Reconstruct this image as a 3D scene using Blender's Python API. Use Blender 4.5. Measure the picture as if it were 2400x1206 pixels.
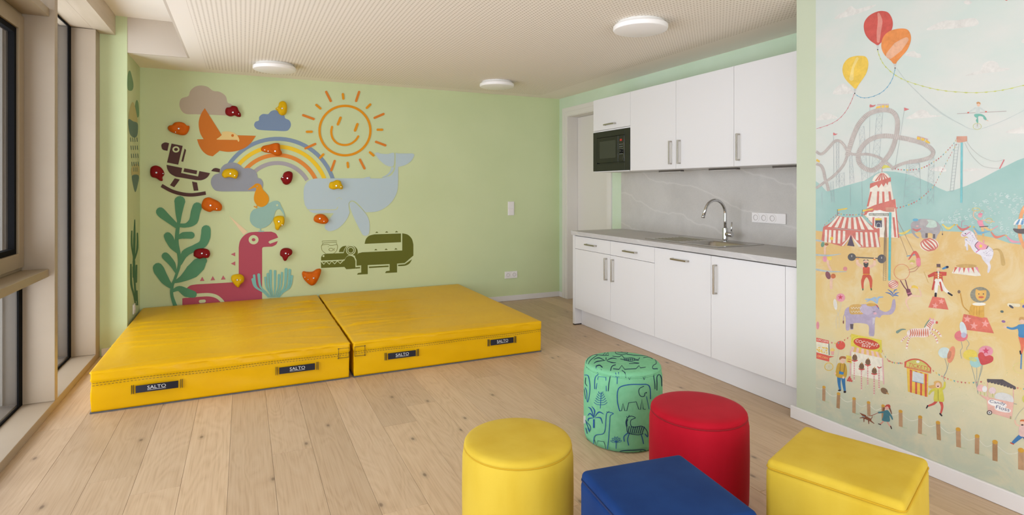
import bpy, bmesh, math, random
from mathutils import Vector, Matrix, noise
random.seed(7)
for _o in list(bpy.data.objects):
    bpy.data.objects.remove(_o)
SC = bpy.context.scene
COL = SC.collection
PI = math.pi

# ------------------------------------------------------------------ camera
F, YAW, HY, CH = 1337.3, math.radians(25.23), 438.75, 1.333
cam = bpy.data.cameras.new('camera'); cam_o = bpy.data.objects.new('camera', cam); COL.objects.link(cam_o)
cam.sensor_fit = 'HORIZONTAL'; cam.sensor_width = 36.0; cam.lens = 36.0 * F / 2400.0
cam.shift_y = -(603.0 - HY) / 2400.0
cam.clip_start = 0.05; cam.clip_end = 200
cam_o.location = (0, 0, CH); cam_o.rotation_euler = (PI / 2, 0, -YAW)
SC.camera = cam_o

# ------------------------------------------------------------------ daylight and exposure
SC.view_settings.view_transform = 'Standard'; SC.view_settings.look = 'None'
SC.view_settings.gamma = 1.0; SC.view_settings.use_curve_mapping = False
SC.view_settings.exposure = 0.0
world = bpy.data.worlds.new('overcast_sky'); SC.world = world; world.use_nodes = True
_bg = world.node_tree.nodes['Background']
_bg.inputs[0].default_value = (0.925, 0.985, 1.11, 1); _bg.inputs[1].default_value = 5.35

def portal(loc, rot, sx, sy):
    l = bpy.data.lights.new('window_daylight', 'AREA'); l.shape = 'RECTANGLE'; l.size = sx; l.size_y = sy
    o = bpy.data.objects.new('window_daylight', l); COL.objects.link(o); o.location = loc; o.rotation_euler = rot
    l.cycles.is_portal = True
portal((-1.26, 1.56, 1.3), (0, -PI / 2, 0), 2.5, 7.5)
portal((0.9, -2.32, 1.25), (PI / 2, 0, 0), 3.7, 2.3)

# ------------------------------------------------------------------ pixel -> place helpers
FW = Vector((math.sin(YAW), math.cos(YAW), 0)); RT = Vector((math.cos(YAW), -math.sin(YAW), 0)); CAM = Vector((0, 0, CH))
def ray(x, y):
    return FW + RT * ((x - 1200) / F) + Vector((0, 0, (HY - y) / F))
def on(ax, c, x, y):
    d = ray(x, y); return CAM + d * ((c - CAM[ax]) / d[ax])

# ------------------------------------------------------------------ colour and materials
def s2l(v):
    v /= 255.0
    return v / 12.92 if v <= 0.04045 else ((v + 0.055) / 1.055) ** 2.4
def C(r, g, b, k=1.0):
    return tuple(min(1.0, s2l(q) * k) for q in (r, g, b)) + (1.0,)

def mat(name, col, rough=0.5, metal=0.0, sheen=0.0, spec=0.5, coat=0.0, trans=0.0):
    m = bpy.data.materials.new(name); m.use_nodes = True
    b = m.node_tree.nodes['Principled BSDF']
    b.inputs['Base Color'].default_value = col; b.inputs['Roughness'].default_value = rough
    b.inputs['Metallic'].default_value = metal; b.inputs['Specular IOR Level'].default_value = spec
    b.inputs['Sheen Weight'].default_value = sheen; b.inputs['Coat Weight'].default_value = coat
    b.inputs['Transmission Weight'].default_value = trans
    if sheen: b.inputs['Sheen Roughness'].default_value = 0.4
    return m
def nd(m, t, **kw):
    n = m.node_tree.nodes.new(t)
    for k, v in kw.items():
        if k in ('operation', 'data_type', 'blend_type', 'noise_dimensions', 'feature', 'attribute_name', 'wave_type', 'bands_direction', 'distance'): setattr(n, k, v)
        else: n.inputs[k].default_value = v
    return n
def lk(m, a, b): m.node_tree.links.new(a, b)
def bsdf(m): return m.node_tree.nodes['Principled BSDF']
def coords(m, scale=(1, 1, 1), src='Object'):
    tc = m.node_tree.nodes.new('ShaderNodeTexCoord'); mp = m.node_tree.nodes.new('ShaderNodeMapping')
    mp.inputs['Scale'].default_value = scale; lk(m, tc.outputs[src], mp.inputs['Vector']); return mp.outputs['Vector']
def ramp(m, fac, stops):
    r = m.node_tree.nodes.new('ShaderNodeValToRGB'); e = r.color_ramp.elements
    while len(e) < len(stops): e.new(0.5)
    for i, (p, c) in enumerate(stops): e[i].position = p; e[i].color = c
    lk(m, fac, r.inputs['Fac']); return r.outputs['Color']
def mottled(name, c1, c2, scale=8, rough=0.6, stretch=(1, 1, 1), bump=0.0, bscale=80, detail=4, lo=0.35, hi=0.65, **kw):
    m = mat(name, c1, rough, **kw); v = coords(m, stretch)
    n = nd(m, 'ShaderNodeTexNoise', Scale=scale, Detail=detail); lk(m, v, n.inputs['Vector'])
    lk(m, ramp(m, n.outputs['Fac'], [(lo, c1), (hi, c2)]), bsdf(m).inputs['Base Color'])
    if bump:
        n2 = nd(m, 'ShaderNodeTexNoise', Scale=bscale, Detail=3); lk(m, v, n2.inputs['Vector'])
        b = nd(m, 'ShaderNodeBump', Strength=bump, Distance=0.004); lk(m, n2.outputs['Fac'], b.inputs['Height']); lk(m, b.outputs['Normal'], bsdf(m).inputs['Normal'])
    return m

WALLRGB = (204, 214, 167)
WALLC1, WALLC2 = C(202, 213, 165), C(206, 216, 169)
M_wall = mottled('green_paint', WALLC1, WALLC2, 2.0, 0.85, bump=0.04, bscale=120, spec=0.25)
M_mint = mottled('pale_mint_paint', C(200, 216, 186), C(206, 220, 194), 2.0, 0.85, bump=0.04, bscale=120, spec=0.25)
M_white = mat('white_laminate', C(224, 221, 219), 0.42, spec=0.4)
M_inside = mat('cabinet_gap_grey', C(120, 112, 104), 0.8)
M_trim = mat('white_trim_paint', C(228, 224, 222), 0.5)
M_doorpaint = mat('white_door_paint', C(224, 218, 210), 0.5)
M_ceilplain = mottled('ceiling_paint', C(240, 232, 219), C(242, 234, 222), 2, 0.9, spec=0.2)
M_fascia = mottled('darkened_ceiling_paint', C(204, 192, 176), C(208, 196, 180), 2, 0.9, spec=0.2)  # ceiling paint in a darker colour to offset the strong window light
M_strip = mottled('pale_sage_paint', C(186, 193, 167), C(190, 196, 171), 2.0, 0.85, bump=0.04, bscale=120, spec=0.25)
M_facade = mottled('pale_facade_panel', C(162, 145, 123), C(166, 149, 127), 3, 0.45)
M_beam = mottled('beige_wood_paint', C(190, 174, 150), C(200, 184, 162), 3, 0.45, stretch=(6, .5, 6))
M_frame = mat('bronze_beige_frame', C(152, 134, 106), 0.4)
M_gasket = mat('black_gasket', C(14, 13, 13), 0.8, spec=0.08)
M_alu = mat('outer_aluminium', C(104, 98, 92), 0.4, 0.3)
M_outer = mat('outer_grey_cladding', C(118, 114, 107), 0.6)
M_outer2 = mat('outer_taupe_cladding', C(84, 76, 66), 0.6)
M_steel = mat('brushed_steel', C(178, 172, 162), 0.3, 1.0)
M_sink = mat('sink_steel', C(190, 186, 180), 0.28, 1.0)
M_chrome = mat('chrome', C(205, 205, 205), 0.07, 1.0)
M_darkmetal = mat('dark_metal', C(70, 66, 62), 0.45, 0.6)
M_black = mat('black_appliance', C(26, 27, 22), 0.25)
M_blackgloss = mat('black_glass', C(22, 22, 19), 0.08)
M_mwwin = mat('oven_window_mesh', C(52, 54, 46), 0.15)
M_red = mat('red_display', C(190, 40, 35), 0.4)
M_greyprint = mat('grey_print', C(110, 112, 108), 0.5)
M_plastic = mat('white_plastic', C(236, 230, 226), 0.4)
M_hole = mat('socket_recess', C(178, 168, 160), 0.6)
M_lampwhite = mat('lamp_housing', C(246, 244, 240), 0.4)
M_diffuser = mat('opal_diffuser', C(246, 242, 238), 0.45)
M_strap = mat('navy_strap_webbing', C(22, 22, 38), 0.7)
M_strapwhite = mat('white_strap_lettering', C(225, 225, 225), 0.6)
M_thread = mat('dark_thread', C(92, 80, 44), 0.8)
M_matbase = mat('grey_antislip_base', C(92, 92, 96), 0.8)
M_bolt = mat('zinc_bolt', C(205, 205, 208), 0.25, 0.9)

def vinyl():
    m = mat('yellow_vinyl', C(230, 177, 0), 0.36, spec=0.25)
    v = coords(m, (1, 1, 1))
    n = nd(m, 'ShaderNodeTexNoise', Scale=2.2, Detail=3); lk(m, v, n.inputs['Vector'])
    lk(m, ramp(m, n.outputs['Fac'], [(.3, C(226, 172, 0)), (.7, C(234, 182, 0))]), bsdf(m).inputs['Base Color'])
    n2 = nd(m, 'ShaderNodeTexNoise', Scale=7, Detail=4, Distortion=1.4); lk(m, v, n2.inputs['Vector'])
    b = nd(m, 'ShaderNodeBump', Strength=0.16, Distance=0.012); lk(m, n2.outputs['Fac'], b.inputs['Height']); lk(m, b.outputs['Normal'], bsdf(m).inputs['Normal'])
    return m
M_vinyl = vinyl()

def velvet(name, c1, c2):
    return mottled(name, c1, c2, 5, 0.85, sheen=0.05, bump=0.06, bscale=300, spec=0.1, stretch=(1.5, 1.5, .5))
M_velY = velvet('yellow_velvet', C(196, 164, 48), C(204, 174, 60))
M_velYs = mat('yellow_seam_velvet', C(190, 150, 16), 0.9)
M_velR = velvet('red_velvet', C(168, 15, 33), C(176, 20, 38))
M_velRs = mat('red_seam_velvet', C(138, 6, 20), 0.9)
M_velB = velvet('blue_velvet', C(18, 48, 98), C(23, 55, 107))
M_velBs = mat('blue_seam_velvet', C(12, 34, 78), 0.9)
M_gfab = mottled('green_cotton_fabric', C(118, 184, 138), C(124, 190, 144), 40, 0.85, bump=0.08, bscale=500, spec=0.2)

def perforated():
    m = mat('perforated_ceiling_board', C(240, 231, 218), 0.9, spec=0.2)
    tc = m.node_tree.nodes.new('ShaderNodeTexCoord'); sp = m.node_tree.nodes.new('ShaderNodeSeparateXYZ'); lk(m, tc.outputs['Object'], sp.inputs[0])
    def M(op, a, b=None):
        n = nd(m, 'ShaderNodeMath', operation=op)
        for i, q in enumerate((a, b)):
            if q is None: continue
            if isinstance(q, (int, float)): n.inputs[i].default_value = q
            else: lk(m, q, n.inputs[i])
        return n.outputs[0]
    fx = M('SUBTRACT', M('FRACT', M('DIVIDE', sp.outputs[0], 0.0262)), 0.5)
    fy = M('SUBTRACT', M('FRACT', M('DIVIDE', sp.outputs[1], 0.0262)), 0.5)
    hole = M('LESS_THAN', M('ADD', M('MULTIPLY', fx, fx), M('MULTIPLY', fy, fy)), 0.052)
    inx = M('MULTIPLY', M('GREATER_THAN', sp.outputs[0], -0.30), M('LESS_THAN', sp.outputs[0], 3.16))
    iny = M('LESS_THAN', sp.outputs[1], 5.93)
    fac = M('MULTIPLY', hole, M('MULTIPLY', inx, iny))
    mx = nd(m, 'ShaderNodeMix', data_type='RGBA'); lk(m, fac, mx.inputs[0])
    mx.inputs[6].default_value = C(240, 231, 218); mx.inputs[7].default_value = C(192, 178, 158)
    lk(m, mx.outputs[2], bsdf(m).inputs['Base Color']); return m
M_ceil = perforated()

def stone(name, c1, c2, vein):
    m = mat(name, c1, 0.55); v = coords(m, (1, 1, 1))
    n = nd(m, 'ShaderNodeTexNoise', Scale=3.0, Detail=8, Roughness=0.6, Distortion=0.8); lk(m, v, n.inputs['Vector'])
    base = ramp(m, n.outputs['Fac'], [(.3, c1), (.7, c2)])
    g = nd(m, 'ShaderNodeTexNoise', Scale=320, Detail=2); lk(m, v, g.inputs['Vector'])
    gr = ramp(m, g.outputs['Fac'], [(.35, (.91, .91, .91, 1)), (.65, (1.03, 1.03, 1.03, 1))])
    mul = nd(m, 'ShaderNodeMix', data_type='RGBA', blend_type='MULTIPLY'); mul.inputs[0].default_value = 1.0
    lk(m, base, mul.inputs[6]); lk(m, gr, mul.inputs[7])
    # broad wavy veins falling gently along the wall
    mp = m.node_tree.nodes.new('ShaderNodeMapping'); mp.inputs['Rotation'].default_value = (math.radians(-14), math.radians(8), 0); lk(m, v, mp.inputs['Vector'])
    w = nd(m, 'ShaderNodeTexWave', Scale=1.15, Distortion=3.6, Detail=3.5, wave_type='BANDS', bands_direction='Z'); w.inputs['Detail Scale'].default_value = 1.1; w.inputs['Detail Roughness'].default_value = 0.68
    lk(m, mp.outputs['Vector'], w.inputs['Vector'])
    vm = ramp(m, w.outputs['Fac'], [(.95, (0, 0, 0, 1)), (.992, (.07, .07, .07, 1)), (.9995, (.42, .42, .42, 1))])
    mx = nd(m, 'ShaderNodeMix', data_type='RGBA'); lk(m, vm, mx.inputs[0]); lk(m, mul.outputs[2], mx.inputs[6]); mx.inputs[7].default_value = vein
    lk(m, mx.outputs[2], bsdf(m).inputs['Base Color']); return m
M_splash = stone('grey_stone_splashback', C(192, 186, 179), C(204, 198, 191), C(220, 214, 207))
M_worktop = stone('grey_stone_worktop', C(190, 186, 183), C(200, 196, 193), C(214, 210, 205))

def oak():
    m = mat('oiled_oak', C(200, 170, 136), 0.42, spec=0.45)
    oi = m.node_tree.nodes.new('ShaderNodeObjectInfo'); tc = m.node_tree.nodes.new('ShaderNodeTexCoord')
    cmb = m.node_tree.nodes.new('ShaderNodeCombineXYZ')
    for i, k in enumerate((7.3, 31.7, 13.1)):
        q = nd(m, 'ShaderNodeMath', operation='MULTIPLY'); lk(m, oi.outputs['Random'], q.inputs[0]); q.inputs[1].default_value = k; lk(m, q.outputs[0], cmb.inputs[i])
    add = nd(m, 'ShaderNodeVectorMath', operation='ADD'); lk(m, tc.outputs['Object'], add.inputs[0]); lk(m, cmb.outputs[0], add.inputs[1])
    def mp(sc):
        p = m.node_tree.nodes.new('ShaderNodeMapping'); p.inputs['Scale'].default_value = sc; lk(m, add.outputs[0], p.inputs['Vector']); return p.outputs['Vector']
    big = nd(m, 'ShaderNodeTexNoise', Scale=1.0, Detail=2, Distortion=0.4); lk(m, mp((6, 1.1, 1)), big.inputs['Vector'])
    # growth rings: contour lines of a stretched noise field
    cont = nd(m, 'ShaderNodeMath', operation='MULTIPLY'); lk(m, big.outputs['Fac'], cont.inputs[0]); cont.inputs[1].default_value = 26.0
    fr = nd(m, 'ShaderNodeMath', operation='PINGPONG'); lk(m, cont.outputs[0], fr.inputs[0]); fr.inputs[1].default_value = 1.0
    fine = nd(m, 'ShaderNodeTexNoise', Scale=1.0, Detail=5, Roughness=0.6); lk(m, mp((120, 3.0, 1)), fine.inputs['Vector'])
    mixf = nd(m, 'ShaderNodeMath', operation='MULTIPLY'); lk(m, fr.outputs[0], mixf.inputs[0]); mixf.inputs[1].default_value = 0.20
    sm = nd(m, 'ShaderNodeMath', operation='ADD'); lk(m, mixf.outputs[0], sm.inputs[0]); lk(m, fine.outputs['Fac'], sm.inputs[1])
    col = ramp(m, sm.outputs[0], [(.30, C(184, 155, 123)), (.58, C(202, 174, 142)), (.85, C(210, 184, 153))])
    # per-plank tint
    tint = ramp(m, oi.outputs['Random'], [(0, (.86, .845, .83, 1)), (.5, (.98, .975, .97, 1)), (1, (1.06, 1.05, 1.03, 1))])
    mul = nd(m, 'ShaderNodeMix', data_type='RGBA', blend_type='MULTIPLY'); mul.inputs[0].default_value = 1.0
    lk(m, col, mul.inputs[6]); lk(m, tint, mul.inputs[7])
    # knots
    vo = nd(m, 'ShaderNodeTexVoronoi', Scale=1.0); vo.voronoi_dimensions = '2D'; lk(m, mp((4.6, 2.3, 1)), vo.inputs['Vector'])
    kn = ramp(m, vo.outputs['Distance'], [(.022, (.8, .8, .8, 1)), (.045, (.25, .25, .25, 1)), (.11, (0, 0, 0, 1))])
    pick = nd(m, 'ShaderNodeMath', operation='GREATER_THAN'); spc = m.node_tree.nodes.new('ShaderNodeSeparateColor'); lk(m, vo.outputs['Color'], spc.inputs[0]); lk(m, spc.outputs[0], pick.inputs[0]); pick.inputs[1].default_value = 0.66
    kf = nd(m, 'ShaderNodeMath', operation='MULTIPLY'); lk(m, kn, kf.inputs[0]); lk(m, pick.outputs[0], kf.inputs[1])
    mx = nd(m, 'ShaderNodeMix', data_type='RGBA'); lk(m, kf.outputs[0], mx.inputs[0]); lk(m, mul.outputs[2], mx.inputs[6]); mx.inputs[7].default_value = C(112, 92, 74)
    lk(m, mx.outputs[2], bsdf(m).inputs['Base Color'])
    b = nd(m, 'ShaderNodeBump', Strength=0.05, Distance=0.002); lk(m, fine.outputs['Fac'], b.inputs['Height']); lk(m, b.outputs['Normal'], bsdf(m).inputs['Normal'])
    return m
M_oak = oak()
M_subfloor = mat('dark_subfloor', C(110, 90, 70), 0.9)  # darker slab tone that shows in the joints between planks

def glass():
    m = bpy.data.materials.new('window_glass'); m.use_nodes = True; nt = m.node_tree; nt.nodes.clear()
    out = nt.nodes.new('ShaderNodeOutputMaterial'); tr = nt.nodes.new('ShaderNodeBsdfTransparent'); gl = nt.nodes.new('ShaderNodeBsdfGlossy')
    tr.inputs[0].default_value = (.97, .98, .98, 1); gl.inputs['Roughness'].default_value = 0.02
    # Schlick reflectance, the same for both faces of the pane
    lw = nt.nodes.new('ShaderNodeLayerWeight'); lw.inputs[0].default_value = 0.5
    pw = nt.nodes.new('ShaderNodeMath'); pw.operation = 'POWER'; pw.inputs[1].default_value = 5.0; nt.links.new(lw.outputs['Facing'], pw.inputs[0])
    ma = nt.nodes.new('ShaderNodeMath'); ma.operation = 'MULTIPLY_ADD'; ma.inputs[1].default_value = 0.90; ma.inputs[2].default_value = 0.04; nt.links.new(pw.outputs[0], ma.inputs[0])
    mx = nt.nodes.new('ShaderNodeMixShader')
    nt.links.new(ma.outputs[0], mx.inputs[0]); nt.links.new(tr.outputs[0], mx.inputs[1]); nt.links.new(gl.outputs[0], mx.inputs[2]); nt.links.new(mx.outputs[0], out.inputs[0])
    return m
M_glass = glass()

def printmat(name, rough=0.6, wash=0.0):
    m = mat(name, (1, 1, 1, 1), rough, spec=0.3)
    a = nd(m, 'ShaderNodeAttribute', attribute_name='Col')
    if wash:
        v = coords(m); n = nd(m, 'ShaderNodeTexNoise', Scale=28, Detail=5, Roughness=.65, Distortion=.6); lk(m, v, n.inputs['Vector'])
        mx = nd(m, 'ShaderNodeMix', data_type='RGBA', blend_type='MULTIPLY'); mx.inputs[0].default_value = 1.0
        lk(m, a.outputs['Color'], mx.inputs[6]); lk(m, ramp(m, n.outputs['Fac'], [(.3, (1 - wash, 1 - wash, 1 - wash, 1)), (.7, (1 + wash, 1 + wash, 1 + wash, 1))]), mx.inputs[7]); lk(m, mx.outputs[2], bsdf(m).inputs['Base Color'])
    else: lk(m, a.outputs['Color'], bsdf(m).inputs['Base Color'])
    return m
M_print = printmat('printed_wallpaper_ink', 0.7, 0.12)
M_decal = printmat('matt_vinyl_decal', 0.65)
M_fabprint = printmat('fabric_print_ink', 0.8)

# ------------------------------------------------------------------ object helpers
def put(o, parent=None):
    COL.objects.link(o)
    if parent is not None:
        o.parent = parent
        if parent.parent is None: o.matrix_parent_inverse = Matrix.Translation(-parent.location)
    return o
def obj(name, verts, faces, m, parent=None, smooth=False):
    me = bpy.data.meshes.new(name); me.from_pydata([tuple(v) for v in verts], [], faces); me.update()
    if smooth:
        for p in me.polygons: p.use_smooth = True
    if m is not None: me.materials.append(m)
    return put(bpy.data.objects.new(name, me), parent)
def from_bm(name, bm, m, parent=None, smooth=False, angle=None):
    me = bpy.data.meshes.new(name); bmesh.ops.recalc_face_normals(bm, faces=bm.faces); bm.to_mesh(me); bm.free()
    if smooth:
        for p in me.polygons: p.use_smooth = True
        if angle: me.set_sharp_from_angle(angle=angle)
    if m is not None: me.materials.append(m)
    return put(bpy.data.objects.new(name, me), parent)
def tag(o, label=None, cat=None, group=None, kind=None):
    if label: o['label'] = label
    if cat: o['category'] = cat
    if group: o['group'] = group
    if kind: o['kind'] = kind
    return o
def thing(name, label, cat, loc=(0, 0, 0), group=None, kind=None):
    o = bpy.data.objects.new(name, None); o.location = loc; COL.objects.link(o); o.empty_display_size = 0.05
    return tag(o, label, cat, group, kind)
def bm_box(bm, x0, x1, y0, y1, z0, z1, bev=0.0):
    vs = [bm.verts.new((x, y, z)) for x in (x0, x1) for y in (y0, y1) for z in (z0, z1)]
    fs = [bm.faces.new([vs[i] for i in q]) for q in ((0, 1, 3, 2), (4, 6, 7, 5), (0, 4, 5, 1), (2, 3, 7, 6), (0, 2, 6, 4), (1, 5, 7, 3))]
    if bev:
        es = list({e for f in fs for e in f.edges})
        bmesh.ops.bevel(bm, geom=es, offset=bev, segments=2, affect='EDGES', profile=0.5)
def box(name, x0, x1, y0, y1, z0, z1, m, parent=None, bev=0.0):
    bm = bmesh.new(); bm_box(bm, min(x0, x1), max(x0, x1), min(y0, y1), max(y0, y1), min(z0, z1), max(z0, z1), bev)
    return from_bm(name, bm, m, parent)
def boxes(name, lst, m, parent=None, bev=0.0):
    bm = bmesh.new()
    for b in lst: bm_box(bm, *b, bev)
    return from_bm(name, bm, m, parent)
def catmull(pts, n=6, closed=False):
    P = [Vector(p) for p in pts]; N = len(P); out = []
    if N < 3: return P
    for i in range(N if closed else N - 1):
        if closed: a, b, c, d = P[i - 1], P[i], P[(i + 1) % N], P[(i + 2) % N]
        else: a, b, c, d = P[max(i - 1, 0)], P[i], P[i + 1], P[min(i + 2, N - 1)]
        for k in range(n):
            t = k / n
            out.append(0.5 * ((2 * b) + (c - a) * t + (2 * a - 5 * b + 4 * c - d) * t * t + (3 * b - a - 3 * c + d) * t ** 3))
    if not closed: out.append(P[-1])
    return out
def tube(name, pts, r, m, parent=None, seg=10, closed=False, caps=True):
    P = [Vector(p) for p in pts]; V = []; Fc = []; N = len(P)
    rr = r if isinstance(r, (list, tuple)) else [r] * N
    up = None
    for i in range(N):
        t = (P[(i + 1) % N] - P[i - 1]) if closed else (P[min(i + 1, N - 1)] - P[max(i - 1, 0)])
        t.normalize()
        if up is None:
            up = t.orthogonal().normalized()
        else:
            up = (up - t * up.dot(t)).normalized()
        s = t.cross(up)
        for k in range(seg):
            a = 2 * PI * k / seg; V.append(P[i] + (up * math.cos(a) + s * math.sin(a)) * rr[i])
    for i in range(N if closed else N - 1):
        for k in range(seg):
            j = (i + 1) % N
            Fc.append((i * seg + k, i * seg + (k + 1) % seg, j * seg + (k + 1) % seg, j * seg + k))
    if not closed and caps: Fc.append(tuple(range(seg - 1, -1, -1))); Fc.append(tuple((N - 1) * seg + k for k in range(seg)))
    return obj(name, V, Fc, m, parent, smooth=True)
def lathe(name, prof, c, m, parent=None, seg=48, axis=Vector((0, 0, 1)), smooth=True, angle=0.6):
    bm = bmesh.new(); rings = []; q = Vector((0, 0, 1)).rotation_difference(Vector(axis)); c = Vector(c)
    for r, z in prof:
        if r <= 1e-6: rings.append([bm.verts.new(c + q @ Vector((0, 0, z)))])
        else: rings.append([bm.verts.new(c + q @ Vector((r * math.cos(2 * PI * k / seg), r * math.sin(2 * PI * k / seg), z))) for k in range(seg)])
    for a, b in zip(rings, rings[1:]):
        for k in range(seg):
            l = (k + 1) % seg
            if len(a) == 1 and len(b) == 1: continue
            if len(a) == 1: bm.faces.new((a[0], b[k], b[l]))
            elif len(b) == 1: bm.faces.new((a[k], a[l], b[0]))
            else: bm.faces.new((a[k], a[l], b[l], b[k]))
    return from_bm(name, bm, m, parent, smooth=smooth, angle=angle)
def rbox(name, dims, r, n, m, parent=None, disp=None, xf=None, cuts=3, skip=()):
    """rounded soft box, base centre at origin; disp(p, normal) -> new point; xf maps local to world"""
    h = [d / 2 for d in dims]
    def ax(i):
        L = [-h[i] + r * k / cuts for k in range(cuts)]; e = [-h[i] + r + (2 * h[i] - 2 * r) * k / n[i] for k in range(n[i] + 1)]
        return L + e + [-q for q in reversed(L)]
    A = [ax(0), ax(1), ax(2)]; bm = bmesh.new(); cache = {}
    def vert(p):
        k = tuple(round(q, 6) for q in p)
        if k in cache: return cache[k]
        P = Vector(p); Q = Vector([max(-h[i] + r, min(h[i] - r, P[i])) for i in range(3)]); d = P - Q
        if d.length > 1e-9: nn = d.normalized(); P = Q + nn * r
        else: nn = Vector((0, 0, 1))
        P.z += h[2]
        if disp: P = disp(P, nn)
        if xf: P = xf(P)
        cache[k] = bm.verts.new(P); return cache[k]
    for i in range(3):
        j, k = (i + 1) % 3, (i + 2) % 3
        for s in (-1, 1):
            if (i, s) in skip: continue
            for a in range(len(A[j]) - 1):
                for b in range(len(A[k]) - 1):
                    q = []
                    for (u, v) in ((a, b), (a + 1, b), (a + 1, b + 1), (a, b + 1)):
                        p = [0, 0, 0]; p[i] = s * h[i]; p[j] = A[j][u]; p[k] = A[k][v]; q.append(vert(p))
                    try: bm.faces.new(q)
                    except ValueError: pass
    return from_bm(name, bm, m, parent, smooth=True)
def copy_tree(o, parent=None):
    c = o.copy(); COL.objects.link(c)
    if parent is not None: c.parent = parent
    for ch in [q for q in bpy.data.objects if q.parent == o and q != c]: copy_tree(ch, c)
    return c

# ------------------------------------------------------------------ flat drawing helpers (printed shapes on real surfaces)
_txt = {}
def text_mesh(s):
    if s in _txt: return _txt[s]
    cu = bpy.data.curves.new('txt', 'FONT'); cu.body = s; cu.resolution_u = 3; o = bpy.data.objects.new('txt', cu); COL.objects.link(o)
    bpy.context.view_layer.update(); dg = bpy.context.evaluated_depsgraph_get(); me = o.evaluated_get(dg).to_mesh()
    V = [tuple(v.co[:2]) for v in me.vertices]; Fc = [tuple(p.vertices) for p in me.polygons]
    o.evaluated_get(dg).to_mesh_clear(); bpy.data.objects.remove(o); bpy.data.curves.remove(cu)
    x0 = min(v[0] for v in V); x1 = max(v[0] for v in V); y0 = min(v[1] for v in V); y1 = max(v[1] for v in V)
    V = [((x - x0) / (x1 - x0), (y - y0) / (y1 - y0)) for x, y in V]; _txt[s] = (V, Fc); return _txt[s]

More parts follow.
